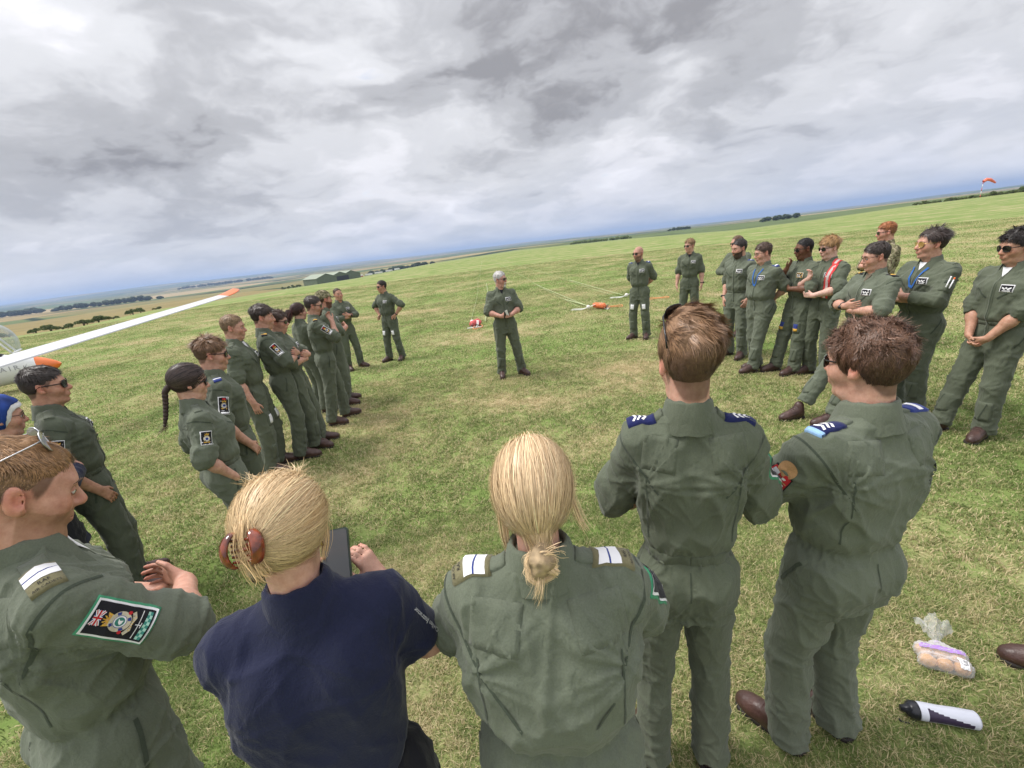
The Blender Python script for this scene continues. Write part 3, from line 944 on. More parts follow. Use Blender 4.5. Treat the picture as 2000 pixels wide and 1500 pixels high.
def strands_to(v, f, n, rs, base, target, off, width, lift=.0, k=12, var=.2, flare=.004, gravity=0.0):
    """long hair drawn over the skull from its root to a tie point"""
    P, Nn = sample_surface(v, f, n, rs)
    T = np.array(target)
    pts = []; offs = off + rs.uniform(-.002, .005, n)
    cl = pn(P * 30)
    sag = np.stack([pn(P * 9 + 5 * q) for q in range(3)], 1)
    q0 = (P - CEN); q1 = (T + rs.normal(size=P.shape) * flare - CEN)
    for i in range(k):
        t = i / (k - 1)
        p = q0 * (1 - t) + q1 * t + sag * .010 * math.sin(math.pi * t) + np.array([0, 0, -gravity]) * math.sin(math.pi * t)
        p = p + CEN
        pts.append(push_out(p, offs + .0022 * cl + lift * math.sin(math.pi * t)))
    paths = np.stack(pts, 1); nor = np.stack([ell_normal(p) for p in pts], 1)
    return ribbons(paths, nor, width * rs.uniform(.5, 1.4, n), hair_cols(base, n, rs, var), .6)


def strands_path(ctrl, n, rs, base, spread, width, k=10, var=.2, nor=(0, -1, .2), tipspread=None):
    """a lock of hair following control points"""
    c = np.array(ctrl, float); s = np.linspace(0, len(c) - 1, k)
    mid = np.stack([np.interp(s, np.arange(len(c)), c[:, q]) for q in range(3)], 1)
    o = rs.normal(size=(n, 1, 3)) * spread
    sp = np.linspace(1, (tipspread / spread if tipspread else 1), k)[None, :, None]
    w = rs.normal(size=(n, 1, 3)) * spread * .6
    wave = np.sin(np.linspace(0, 3.14, k))[None, :, None] * w
    paths = mid[None] + o * sp + wave
    nn = np.broadcast_to(np.array(nor, float), paths.shape) + o / (spread + 1e-9) * .8
    return ribbons(paths, nn, width * rs.uniform(.5, 1.3, n), hair_cols(base, n, rs, var))


# ------------------------------------------------------------------ hands
def hand(F, W, f, th, k, curl=.5, flat=.0, thumb=.5, spread=.1, n=None):
    """wrist W, finger direction f, thumb side th; curl 0 straight .. 1 fist; palm faces n"""
    f = unit(f); th = unit(np.array(th, float) - f * (np.array(th, float) @ f))
    if n is None: n = np.cross(f, th)
    n = unit(n)
    K = .006 * k
    pb = lambda a, b, c: W + (f * a + th * b + n * c) * k
    F.cone(W - f * .02 * k, pb(.035, 0, 0), .026 * k, .024 * k, .02 * k, flat=(n, 1.45))
    for b in (-.026, -.009, .009, .026):
        F.cone(pb(.02, b * .7, 0), pb(.088, b, 0), .0135 * k, .0115 * k, .012 * k)
    F.cone(pb(.02, .02, .006), pb(.05, .030, .008), .016 * k, .014 * k, .012 * k)
    tips = []
    for i, (b, L, r) in enumerate(((.028, .072, .0088), (.0095, .080, .0092), (-.0095, .074, .0088), (-.028, .060, .0078))):
        p = pb(.086, b, 0); a = .25 * curl + .10 * (1 if i else .6); d = unit(f + th * (1.5 - i) * spread * .6)
        for j, fr in enumerate((.46, .30, .24)):
            ang = a * 1.15
            dd = unit(d * math.cos(ang) + n * math.sin(ang))
            q = p + dd * L * fr * k
            F.cone(p, q, r * k * (1 - .07 * j), r * k * (1 - .07 * (j + 1)), K * .5)
            p = q; a += curl * (1.05 - .1 * i * 0) + .05
        tips.append(p)
    p = pb(.028, .030, .006)
    d1 = unit(f * .62 + th * .62 * (1 - .5 * thumb) + n * .35 * thumb)
    q = p + d1 * .044 * k; F.cone(p, q, .0125 * k, .0105 * k, .008 * k)
    d2 = unit(f * .85 + th * .25 * (1 - thumb) + n * .30 * thumb)
    q2 = q + d2 * .032 * k; F.cone(q, q2, .0100 * k, .0085 * k, K * .5)
    return tips
# ------------------------------------------------------------------ people
RES = {'near': (.0070, .0042, .0058), 'mid': (.0115, .0055, .0065), 'far': (.016, .0068, .0080)}   # suit, head, hands


class Decal:
    """flat badges, straps and seams laid onto a garment: every point is dropped onto the cloth"""
    def __init__(s, bvh, O, Nn, V, wrap=None):
        s.b = bvh; s.O = np.array(O, float); s.N = unit(Nn); V = np.array(V, float)
        s.V = unit(V - s.N * (V @ s.N)); s.U = np.cross(s.V, s.N); s.wrap = wrap
        s.v = []; s.f = []; s.m = []; s.mats = []
    def mi(s, mat):
        m = MT[mat]
        if m not in s.mats: s.mats.append(m)
        return s.mats.index(m)
    def pt(s, u, v, off):
        if s.wrap:                               # around an axis through O along V, radius wrap
            a = u / s.wrap; n = s.N * math.cos(a) + s.U * math.sin(a); p = s.O + s.V * v
            st = p + n * .34; reach = .34
        else:
            n = s.N; p = s.O + s.U * u + s.V * v; st = p + n * .10; reach = .22
        h = s.b.ray_cast(Vector(st), Vector(-n), reach)
        if h[0] is None:
            h = s.b.find_nearest(Vector(p))
            q = np.array(h[0]); nn = np.array(h[1]); return tuple(q + nn * off)
        return tuple(np.array(h[0]) + n * off)
    def rect(s, u0, v0, u1, v1, mat, off=.003, nu=6, nv=6, skirt=True, bulge=0.0):
        b = len(s.v); m = s.mi(mat)
        for j in range(nv + 1):
            for i in range(nu + 1):
                e = bulge * math.sin(math.pi * i / nu) * math.sin(math.pi * j / nv)
                s.v.append(s.pt(u0 + (u1 - u0) * i / nu, v0 + (v1 - v0) * j / nv, off + e))
        for j in range(nv):
            for i in range(nu):
                a = b + j * (nu + 1) + i
                s.f.append((a, a + 1, a + nu + 2, a + nu + 1)); s.m.append(m)
        if skirt:
            ring = [b + i for i in range(nu)] + [b + nu + j * (nu + 1) for j in range(nv)] + \
                   [b + nv * (nu + 1) + i for i in range(nu, 0, -1)] + [b + j * (nu + 1) for j in range(nv, 0, -1)]
            c = len(s.v)
            for q in ring: s.v.append(tuple(np.array(s.v[q]) - s.N * (off + .004) if not s.wrap else np.array(s.v[q]) * 1.0 - unit(np.array(s.v[q]) - s.O - s.V * ((np.array(s.v[q]) - s.O) @ s.V)) * (off + .004)))
            for i in range(len(ring)):
                j = (i + 1) % len(ring)
                s.f.append((ring[i], c + i, c + j, ring[j])); s.m.append(m)
        return s
    def poly(s, pts, mat, off=.004):
        b = len(s.v); m = s.mi(mat)
        c = np.mean(np.array(pts), 0)
        for u, v in pts: s.v.append(s.pt(u, v, off))
        s.v.append(s.pt(c[0], c[1], off)); n = len(pts)
        for i in range(n):
            s.f.append((b + i, b + (i + 1) % n, b + n)); s.m.append(m)
        return s
    def disc(s, cu, cv, r0, r1, mat, off=.004, n=24, a0=0, a1=6.2832):
        b = len(s.v); m = s.mi(mat); k = n + 1
        for r in (r0, r1):
            for i in range(k):
                a = a0 + (a1 - a0) * i / n
                s.v.append(s.pt(cu + r * math.cos(a), cv + r * math.sin(a), off))
        for i in range(n):
            s.f.append((b + i, b + k + i, b + k + i + 1, b + i + 1)); s.m.append(m)
        return s
    def line(s, u0, v0, u1, v1, w, mat, off=.004, n=6):
        d = unit((u1 - u0, v1 - v0)); px, py = -d[1] * w / 2, d[0] * w / 2
        b = len(s.v); m = s.mi(mat)
        for i in range(n + 1):
            t = i / n; u = u0 + (u1 - u0) * t; v = v0 + (v1 - v0) * t
            s.v.append(s.pt(u - px, v - py, off)); s.v.append(s.pt(u + px, v + py, off))
        for i in range(n):
            a = b + 2 * i; s.f.append((a, a + 2, a + 3, a + 1)); s.m.append(m)
        return s
    def text(s, txt, cu, cv, size, mat, off=.0045, ang=0.0, spacing=1.0):
        cu_ = bpy.data.curves.new('lettering', 'FONT'); cu_.body = txt; cu_.size = size; cu_.align_x = 'CENTER'; cu_.align_y = 'CENTER'
        cu_.resolution_u = 2; cu_.space_character = spacing
        to = bpy.data.objects.new('lettering', cu_); COL.objects.link(to)
        dg = bpy.context.evaluated_depsgraph_get()
        me = bpy.data.meshes.new_from_object(to.evaluated_get(dg))
        b = len(s.v); m = s.mi(mat); ca, sa = math.cos(ang), math.sin(ang)
        for q in me.vertices: s.v.append(s.pt(cu + q.co.x * ca - q.co.y * sa, cv + q.co.x * sa + q.co.y * ca, off))
        for p in me.polygons: s.f.append(tuple(b + i for i in p.vertices)); s.m.append(m)
        bpy.data.objects.remove(to); bpy.data.curves.remove(cu_); bpy.data.meshes.remove(me)
        return s
    def build(s, name, parent):
        return link_mesh(name, s.v, s.f, None, parent, True, mats=s.mats, midx=s.m)


MX = np.array([-1.0, 1, 1])
# right-hand side: wrist, elbow pole, finger direction, thumb side, curl, palm, hand shown
ARM = {
    'side': dict(w=(.255, .05, .885), p=(.25, -1, 0), f=(-.05, .15, -1), t=(-.2, 1, .1), curl=.35),
    'behind': dict(w=(.05, -.165, 1.00), p=(1, -.55, .1), f=(-1, -.05, -.45), t=(0, .1, 1), curl=.4),
    'pocket': dict(w=(.205, .045, .93), p=(.55, -1, 0), f=(-.25, .45, -.8), t=(-.5, .6, 0), curl=.2),
    'fold_over': dict(w=(.015, .245, 1.205), p=(1, .25, -.9), f=(-1, -.22, .18), t=(0, .15, 1), curl=.35),
    'fold_under': dict(w=(.02, .215, 1.165), p=(1, .25, -.9), f=(-1, -.42, -.02), t=(.1, .3, 1), curl=.25),
    'chin': dict(w=(.07, .20, 1.42), p=(.4, .8, -1), f=(-.35, -.35, .9), t=(-.5, .9, .2), curl=.65),
    'hips': dict(w=(.235, .02, 1.03), p=(1, -.35, .1), f=(-.35, .9, -.35), t=(-.1, -.3, -1), curl=.25),
    'front': dict(w=(.085, .245, 1.09), p=(1, -.5, -.2), f=(-.75, .65, .05), t=(-.1, .3, 1), curl=.6),
    'clasp': dict(w=(.075, .185, .925), p=(1, -.6, 0), f=(-.7, .25, -.65), t=(-.3, .8, .5), curl=.55),
    'phone': dict(w=(.085, .30, 1.21), p=(1, -.5, -.5), f=(-.25, .55, .8), t=(-1, .0, .3), curl=.45),
    'chest': dict(w=(.10, .20, 1.30), p=(.8, .2, -1), f=(-.25, .25, .95), t=(-.9, .3, .1), curl=.55),
    'lowfold': dict(w=(-.0, .25, 1.10), p=(1, .1, -.6), f=(-1, .0, .05), t=(0, .2, 1), curl=.3),
}


def beard_patch(v, f, n, sel, thick, col, seed, rs):
    keep = sel[f].all(1)
    if keep.sum() < 8: return None
    ff = f[keep]; used = np.unique(ff); mp = -np.ones(len(v), int); mp[used] = np.arange(len(used))
    vv = v[used] + n[used] * (thick * (.75 + .5 * np.abs(pn(v[used] * 90))))[:, None]
    cc = hair_cols(col, len(vv), rs, .2)
    return vv, mp[ff], cc


def shade_frames(R, c, style, hs, lift=(0, 0, 0), tilt=0.0):
    """spectacles in head space -> list of (name, MB, material)"""
    T = Matrix.Translation(Vector(lift)) @ Matrix.Rotation(tilt, 4, 'X')
    fr = MB(); ln = MB()
    w, hgt, yb = {'wayfarer': (.0265, .021, .097), 'aviator': (.0275, .024, .097), 'wire': (.024, .019, .098), 'slim': (.027, .0165, .098)}[style]
    for s in (-1, 1):
        cx = s * .0335; pts = []
        for i in range(20):
            a = 2 * math.pi * i / 20; e = .62 if style in ('wayfarer', 'slim') else .85
            x = w * math.copysign(abs(math.cos(a)) ** e, math.cos(a)); z = hgt * math.copysign(abs(math.sin(a)) ** e, math.sin(a))
            if style == 'aviator' and z < 0: x = x * .86 + s * .002
            px = cx + x; pts.append(Vector((px, yb + .004 - (abs(px) / .06) ** 2 * .013, .003 + z + (.002 if style == 'wayfarer' else 0))))
        b = len(ln.v)
        ln.add(pts + [p + Vector((0, -.0022, 0)) for p in pts], [tuple(range(20))[::-1], tuple(range(20, 40))])
        fr.tube(pts + [pts[0], pts[1]], .0024 if style in ('wayfarer', 'slim') else .0013, 6, caps=False)
        yh = yb - .011
        fr.tube([(s * .060, yh, .012), (s * .071, yh - .015, .013), (s * .0785, .02, .012), (s * .0815, -.012, .012), (s * .0815, -.03, -.004)], .0030 if style in ('wayfarer', 'slim') else .0016, 6)
    fr.tube([(-.009, yb + .003, .010), (0, yb + .006, .012), (.009, yb + .003, .010)], .0024 if style in ('wayfarer', 'slim') else .0013, 6)
    for m in (fr, ln):
        m.v = [tuple(c + R @ (np.array(T @ Vector(p)) * hs)) for p in m.v]
    return fr, ln


def collar_mesh(nb, tilt, mat, parent, r=.070, open_=.55, fem=False, name='collar', point=.05):
    v = []; f = []; n = 40
    rows = ((r - .010, -.02), (r - .007, .016), (r - .007, .060), (r - .001, .070), (r + .008, .062), (r + .020, .018), (r + .036, -.024))
    for i in range(n + 1):
        t = i / n; a = -math.pi / 2 + open_ * .5 * math.pi * .9 + (2 * math.pi - open_ * math.pi * .9) * t + math.pi   # gap faces +Y
        e = abs(t - .5) * 2                       # 0 back .. 1 front ends
        for j, (rr, z) in enumerate(rows):
            q = max(0, (j - 3) / 3)
            x = math.cos(a) * rr * 1.02; y = math.sin(a) * rr * .98
            zz = z - .020 * e * e - q * e ** 3 * point + .002 * math.sin(i * 1.1 + j)
            y2 = y + q * e ** 3 * .018
            v.append((nb[0] + x + tilt[0] * zz, nb[1] + y2 + tilt[1] * zz, nb[2] + zz))
    m = len(rows)
    for i in range(n):
        for j in range(m - 1):
            a0 = i * m + j; f.append((a0, a0 + m, a0 + m + 1, a0 + 1))
    return link_mesh(name, v, f, mat, parent)


def person(label, x, y, face, S=1.78, sex='m', build=1.0, suit='green', arms=('side', 'side'), head=(0, 0, 0), hair=None, skin=(.50, .30, .22), res='mid',
           feet=None, lean=(0, 0), hip=(0, 0), sleeve='elbow', beard=None, glasses=None, patch=True, badge=None, slides=None, seed=1, belly=0.0,
           group='people gathered in flight suits', tee=None, knees=None, extras=None, chub=0.0, garment='suit', z0=0.0, nose=1.0, armmod=None, puff=0.0, boots=True, fem=None, zipped=True, brow=None, hs=1.06, watch=None, wf=1.0):
    k = S / 1.78
    rs = np.random.RandomState(seed)
    root = thing('person', label, 'person', (x, y, z0), -math.radians(face), group)
    wf *= (.95 if res != 'near' else 1.0); root.scale = (k * wf, k * wf, k)
    hsuit, hhead, hhand = RES[res]
    hsuit /= k; hhead /= k; hhand /= k
    fm = (sex == 'f') if fem is None else fem
    lean = np.array([lean[0], lean[1], 0.]); P = np.array([hip[0], hip[1], .93])
    sh_w = (.160 if fm else .180) * (1 + (build - 1) * .6)
    neck = P + lean + np.array([0, -.012, .565])
    spine = lambda z: P[:2] + lean[:2] * np.clip((z - .93) / .56, -.1, 1.1) ** 1.0
    # ---- joints
    feet = feet or ((-.125, .03, -16), (.125, .0, 16))
    hips = [P + np.array([s * (.088 if not fm else .092), 0, -.03]) for s in (-1, 1)]
    ank = [np.array([q[0], q[1] - .035, .10]) for q in feet]
    legs = []
    for i in (0, 1):
        yw = math.radians(feet[i][2])
        kn, an = ik(hips[i], ank[i], .410, .398, (math.sin(yw), math.cos(yw), 0)); legs.append((hips[i], kn, an))
    sho = [np.array([neck[0] + s * sh_w, neck[1] - .005, 1.408]) for s in (-1, 1)]
    ar = []
    for i, nm in enumerate(arms):
        A = dict(ARM[nm]); s = (-1, 1)[i]
        if armmod and i in armmod: A.update(armmod[i])
        mir = MX if s < 0 else np.ones(3)
        off = np.array([lean[0] + P[0], lean[1] * (.55 if A['w'][2] < 1.25 else .9) + P[1], 0])
        W = np.array(A['w']) * mir + off
        el, W = ik(sho[i], W, .285, .262, np.array(A['p']) * mir)
        ar.append(dict(el=el, W=W, f=np.array(A['f']) * mir, t=np.array(A['t']) * mir, curl=A['curl'], name=nm, sh=sho[i], s=s))
    # ---- garment
    bw = build
    st = [(.68, .19, .145, 0), (.74, .184, .138, 0), (.80, .172 if garment != 'suit' else .150, .125 if garment != 'suit' else .105, 0), (.86, .172, .122, -.008), (.93, .178 * (1.04 if fm else 1), .128, -.012), (1.02, .150 * (.97 if fm else 1), .112 + belly * .4, .002 + belly * .4),
          (1.08, .166, .126 + belly * .6, .004 + belly * .6), (1.16, .176 + puff * .25, .132 + belly * .5 + puff * .3, .004 + belly * .4 - puff * .3), (1.26, .184 + puff * .5, .136 + puff * .2, .004 - puff * .2),
          (1.35, .182, .128, 0), (1.42, .150, .100, -.006), (1.465, .100, .080, -.012), (1.50, .072, .070, -.014), (1.515, .066, .066, -.014)]
    st = np.array(st)
    if fm:
        st[:, 1] *= np.interp(st[:, 0], [.8, .95, 1.05, 1.3, 1.45], [1.04, 1.03, .96, .93, .92])
    st[:, 1] *= np.where(st[:, 0] < 1.40, bw, 1); st[:, 2] *= np.where(st[:, 0] < 1.40, (bw + 1) / 2, 1)

    def torso(z0_, z1_):
        def fn(X, Y, Z):
            z = Z.ravel(); a = np.interp(z, st[:, 0], st[:, 1])[None, None, :]; b = np.interp(z, st[:, 0], st[:, 2])[None, None, :]
            c = spine(z[:, None].repeat(1, 1)[:, 0][:, None] * 1.0) if False else None
            t = np.clip((z - .93) / .56, -.1, 1.1)
            cx = (P[0] + lean[0] * t)[None, None, :]; cy = (P[1] + lean[1] * t + np.interp(z, st[:, 0], st[:, 3]))[None, None, :]
            q = (np.abs((X - cx) / a) ** 2.35 + np.abs((Y - cy) / b) ** 2.35) ** (1 / 2.35)
            d = (q - 1) * np.minimum(a, b)
            return np.maximum(d, np.maximum(z0_ - Z, Z - z1_))
        return fn

    def make_garment(parts, zlow=.78):
        F = Field((-.50, -.40, .04), (.50, .50, 1.53), hsuit)
        if 'torso' in parts:
            F.put((P[0] - .32 + min(0, lean[0]), P[1] - .26 + min(0, lean[1]), zlow), (P[0] + .32 + max(0, lean[0]), P[1] + .30 + max(0, lean[1]), 1.52), torso(zlow, 1.515))
            for s in (-1, 1):
                F.cone(neck + (s * .035, -.006, -.022), sho[(s + 1) // 2] + (-s * .022, 0, -.006), .044, .062, .045)
                F.ell(P + lean * .62 + (s * .092, -.075, .36), (.085, .06, .13), .05)
                if fm: F.ell(P + lean * .6 + (s * .075, .105, .335), (.072, .052, .068), .05)
                else: F.ell(P + lean * .65 + (s * .080, .085, .385), (.085, .05, .075), .05)
        if 'legs' in parts:
            if 'torso' not in parts:
                F.put((P[0] - .3, P[1] - .25, .78), (P[0] + .3, P[1] + .25, 1.04), torso(.78, 1.03))
            for i, (hp, kn, an) in enumerate(legs):
                s = (-1, 1)[i]
                F.ell(P + (s * .075, -.060, -.025), (.088 * bw, .078, .100), .05)
                F.cone(hp + (0, 0, .02), kn, .112 * (bw + 1) / 2, .083, .035)
                d = unit(an - kn); e = an + d * .045
                F.cone(kn, e, .083, .078, .02, cut=0.0)
                F.cone(an - d * .01, e, .080, .084, .012, cut=.0)
                F.cone(an + d * .02, e + d * .05, .066, .066, .0, 's')
        if 'arms' in parts:
            for A in ar:
                el, W, sh = A['el'], A['W'], A['sh']
                u = unit(el - sh); w = unit(W - el)
                if sleeve == 'polo':
                    e = sh + u * .185
                    F.cone(sh, e, .076, .070, .04, cut=0); F.cone(e - u * .03, e + u * .06, .058, .058, 0, 's')
                elif sleeve == 'elbow':
                    F.cone(sh, el - u * .012, .071, .066, .045)
                    e = el + w * .012
                    F.cone(el - u * .055, el + u * .0 , .076, .074, .010)
                    F.cone(el - u * .01, e, .076, .072, .006, cut=.012)
                    F.cone(el - u * .062, el - u * .004, .084, .081, .003, cut=.0)
                    F.cone(el + w * .006, el + w * .09, .050, .052, .003, 's')
                else:
                    F.cone(sh, el, .072, .069, .045)
                    e = el + w * (.20 if sleeve == 'long' else .10)
                    F.cone(el, e, .068, .056, .02, cut=0)
                    F.cone(e - w * .035, e, .060, .060, .006, cut=.0)
                    F.cone(e - w * .01, e + w * .05, .044, .044, .003, 's')
        v, f = F.mesh(); v = smooth(v, f, 2)
        # wrinkles and drape
        n = vnormals(v, f); sd = seed * 2.37
        wv = v + .030 * np.stack([pn(v * 7 + sd), pn(v * 7 + 9 + sd), pn(v * 7 + 17 + sd)], 1)
        h = ridge(pn(wv * [8, 8, 4.2] + sd)) * .0100
        c30 = np.stack([wv[:, 0] * .8 + wv[:, 2] * .6, wv[:, 1], -wv[:, 0] * .6 + wv[:, 2] * .8], 1)
        h += ridge(pn(c30 * [15, 9, 5.5] + sd)) * .0065
        z = v[:, 2]
        # stacked folds at the shins, creases behind knees, gathers at the waist, rings at elbows
        sh_ = np.clip((.42 - z) / .25, 0, 1)
        h += sh_ * ridge(pn(np.stack([wv[:, 0] * 6, wv[:, 1] * 6, wv[:, 2] * 17], 1) + sd)) * .0095
        kn_ = np.exp(-((z - .50) / .07) ** 2)
        h += kn_ * ridge(pn(np.stack([wv[:, 0] * 7 + wv[:, 2] * 5, wv[:, 1] * 7, wv[:, 2] * 20], 1) + sd)) * .008
        cr_ = np.exp(-((z - .82) / .08) ** 2)
        h += cr_ * ridge(pn(np.stack([np.abs(wv[:, 0]) * 14 + wv[:, 2] * 14, wv[:, 1] * 6, wv[:, 2] * 8 - np.abs(wv[:, 0]) * 8], 1) + sd)) * .010
        if garment == 'suit':
            arm_near = np.min([np.linalg.norm(v - A['el'], axis=1) for A in ar], 0)
            bodyw = np.clip((arm_near - .12) / .05, 0, 1)
            ws = np.exp(-((z - 1.035) / .045) ** 2) * bodyw
            h += ws * ridge(pn(np.stack([wv[:, 0] * 28, wv[:, 1] * 28, wv[:, 2] * 6], 1) + sd)) * .009
            h -= np.exp(-((z - 1.035) / .018) ** 2) * .007 * bodyw
            h += np.exp(-((z - 1.105) / .040) ** 2) * .008 * bodyw
        for A in ar:
            dd = np.linalg.norm(v - A['el'], axis=1); u = unit(A['el'] - A['sh']); tt = (v - A['sh']) @ u
            q = np.linalg.norm((v - A['sh']) - tt[:, None] * u, axis=1)
            wgt = np.exp(-(dd / .12) ** 2) * (q < .13)
            h += wgt * ridge(pn(np.stack([tt * 21 + wv[:, 1] * 3, q * 3 + wv[:, 0] * 5, wv[:, 2] * 4], 1) + sd + 5)) * .012
            # pull lines from the armpit
            ap = A['sh'] + np.array([-A['s'] * .05, 0, -.10]); da = v - ap; ra = np.linalg.norm(da, axis=1)
            ang = np.arctan2(da[:, 2], da[:, 0] * A['s'] + da[:, 1] * .4)
            h += np.exp(-((ra - .10) / .08) ** 2) * ridge(pn(np.stack([ang * 2.6, ra * 3, np.full(len(v), sd)], 1))) * .011
        if garment != 'suit' and 'torso' in parts: h *= .55
        v = v + n * h[:, None]
        v = smooth(v, f, 1, .2)
        return v, f

    mat = MT[suit]
    if garment == 'suit':
        gv, gf = make_garment(('torso', 'legs', 'arms'))
        cloth = link_mesh('flight_suit', gv, gf, mat, root)
    else:
        tv, tf = make_garment(('legs',)); link_mesh('trousers', tv, tf, MT[garment[1]], root)
        gv, gf = make_garment(('torso', 'arms'), .70); cloth = link_mesh(garment[0], gv, gf, mat, root)
    bvh = BVHTree.FromPolygons(gv.tolist(), gf.tolist())
    # ---- skin: head and neck, forearms and hands, one mesh
    hc = neck + lean * .12 + np.array([0, .030, .156])
    R = rot(head[0], head[1], head[2]); hc = hc + R @ np.array([0, .012, .0]) - np.array([0, .012, 0])
    H = head_fields(hhead, fm, chub, nose)
    fa = math.radians(face); hx, hy = hc[0] * k * wf, hc[1] * k * wf
    root.location = (x - (hx * math.cos(fa) + hy * math.sin(fa)), y - (-hx * math.sin(fa) + hy * math.cos(fa)), z0)
    toh = lambda p: R.T @ (np.array(p) - hc) / hs
    H.cone((0, -.028, -.055), toh(neck + (0, -.01, -.05)), .054 if not fm else .047, .060 if not fm else .052, .03)
    H.cone((0, -.010, -.08), toh(neck + (0, .02, -.06)), .045 if not fm else .038, .05, .03)
    hv, hf = H.mesh(); hv = smooth(hv, hf, 1, .4); hn = vnormals(hv, hf)
    base = np.array(skin)
    c = np.repeat(base[None], len(hv), 0) * (1 + .10 * pn(hv * 45)[:, None])
    def blob(ctr, r, col, amt):
        w = np.exp(-((((hv - np.array(ctr)) / np.array(r)) ** 2).sum(1)))[:, None] * amt
        c[:] = c * (1 - w) + np.array(col) * w
    red = base * [1.08, .70, .66]
    for s in (-1, 1):
        blob((s * .045, .075, -.022), (.025, .03, .022), red, .55); blob((s * .082, -.01, 0), (.014, .03, .035), red, .7)
    blob((0, .115, -.028), (.018, .02, .016), red, .6)
    blob((0, .096, -.062), (.020, .012, .0075), base * [.85, .48, .45], .75)
    bm_sel = None
    if beard:
        ang_ = np.abs(hv[:, 0])
        jaw = (hv[:, 2] < -.040 + .35 * np.clip(.045 - hv[:, 1], 0, .1)) & (hv[:, 1] > -.002) & (hv[:, 2] > -.145)
        lip = (((hv[:, 0] / .021) ** 2 + ((hv[:, 2] + .062) / .0085) ** 2) < 1) & (hv[:, 1] > .07)
        stb = jaw & ~lip
        if beard[2] == 'goatee': stb &= (ang_ < .030) & (hv[:, 1] > .05)
        c[stb] = c[stb] * (1 - beard[1]) + np.array(beard[0]) * beard[1]
        bm_sel = stb
    hl_fn = None
    hairparts = []
    HB = None
    if hair:
        HB = hair(hhead, rs)
        if HB.get('scalp') is not None:
            scol, samt, line = HB['scalp']
            lz = line(hv[:, 1]); w = np.clip((hv[:, 2] - lz) / .012, 0, 1) * samt
            w = w * ((np.abs(hv[:, 0]) < .079) | (hv[:, 2] > .03))
            c[:] = c * (1 - w[:, None]) + np.array(scol) * w[:, None]
    hv_b = hc + (hv * hs) @ R.T
    parts = [(hv_b, hf, c)]
    for A in ar:
        el, W = A['el'], A['W']; w = unit(W - el)
        start = el if sleeve != 'polo' else A['sh'] + (el - A['sh']) * .45
        lo = np.minimum(np.minimum(start, W), W + unit(A['f']) * .2) - .10; hi = np.maximum(np.maximum(start, W), W + unit(A['f']) * .2) + .10
        F = Field(lo, hi, hhand)
        fs = .92 if fm else 1.0
        if sleeve == 'polo': F.cone(start, el, .050 * fs, .043 * fs)
        F.cone(el - w * .02, el + w * .09, .043 * fs, .045 * fs, .02); F.cone(el + w * .08, W, .045 * fs, .029 * fs, .03)
        nn = np.cross(A['t'], A['f']) if A['s'] > 0 else np.cross(A['f'], A['t'])
        A['tips'] = hand(F, W, A['f'], A['t'], .95 * fs, A['curl'], n=nn)
        av, af = F.mesh(); av = smooth(av, af, 1, .3)
        ac = np.repeat(base[None], len(av), 0) * (1 + .10 * pn(av * 30)[:, None])
        dt = np.min([np.linalg.norm(av - t, axis=1) for t in A['tips']], 0); wq = np.exp(-(dt / .02) ** 2)[:, None] * .5
        ac = ac * (1 - wq) + red * wq
        parts.append((av, af, ac))
    bv, bf, bc = merge(parts)
    link_mesh('body', bv, bf, MT['skin'], root, attr=bc.clip(0, 1))
    tf_ = lambda p: hc + (np.asarray(p) * hs) @ R.T
    # ---- hair, brows, beard, eyes, glasses
    if HB:
        for nm, (v, f, cc), mk in HB['parts']:
            link_mesh(nm, tf_(v), f, MT[mk], root, attr=cc)
    bcol = brow or (HB['col'] if HB else (.10, .06, .04))
    if res != 'far':
        for s in (-1, 1):
            b = MB(); b.tube([tf_(q) for q in ((s * .013, .0985, .026), (s * .028, .0985, .030), (s * .043, .090, .028), (s * .052, .080, .022))], [.0030, .0036, .0030, .0014], 6, flat=.6)
            o = b.build('eyebrow', MT['haircap'], root)
            a = o.data.color_attributes.new('Col', 'FLOAT_COLOR', 'POINT'); a.data.foreach_set('color', np.tile(np.array([*bcol, 1.0], np.float32), len(o.data.vertices)))
    if beard and beard[2] in ('full', 'goatee') and beard[3] > 0:
        bp = beard_patch(hv, hf, hn, bm_sel, beard[3], beard[0], seed, rs)
        if bp: link_mesh('beard', tf_(bp[0]), bp[1], MT['haircap'], root, attr=bp[2])
    for s in (-1, 1):
        if glasses and glasses[0] in ('wayfarer', 'aviator', 'slim') and len(glasses) < 4 and glasses[1] == 'lens': break
        b = MB(); b.ball((s * .033, .0782, .003), .0122, 12, 8, 0); b.ball((s * .033, .0856, .003), .0062, 10, 6, 1)
        b.v = [tuple(tf_(q)) for q in b.v]
        b.build('eye', (MT['eye'], MT['iris']), root)
        b = MB(); v = []; n1, n2 = 14, 10
        for (e0, e1) in ((.46, 1.45), (-1.2, -.42)):
            b0 = len(b.v); v = []; f = []
            for i in range(n2 + 1):
                el_ = e0 + (e1 - e0) * i / n2
                for j in range(n1 + 1):
                    az_ = -1.45 + 2.9 * j / n1; e2 = el_ * (1 - .0 * abs(az_)) if True else el_
                    e2 = el_ if i else e0 * max(0.0, 1 - (az_ / 1.35) ** 2)
                    v.append(tuple(tf_((s * .033 + .0136 * math.sin(az_) * math.cos(e2), .0782 + .0136 * math.cos(az_) * math.cos(e2), .003 + .0136 * math.sin(e2)))))
            for i in range(n2):
                for j in range(n1): f.append((i * (n1 + 1) + j, i * (n1 + 1) + j + 1, (i + 1) * (n1 + 1) + j + 1, (i + 1) * (n1 + 1) + j))
            b.add(v, f)
        o = b.build('eyelid', MT['skin'], root)
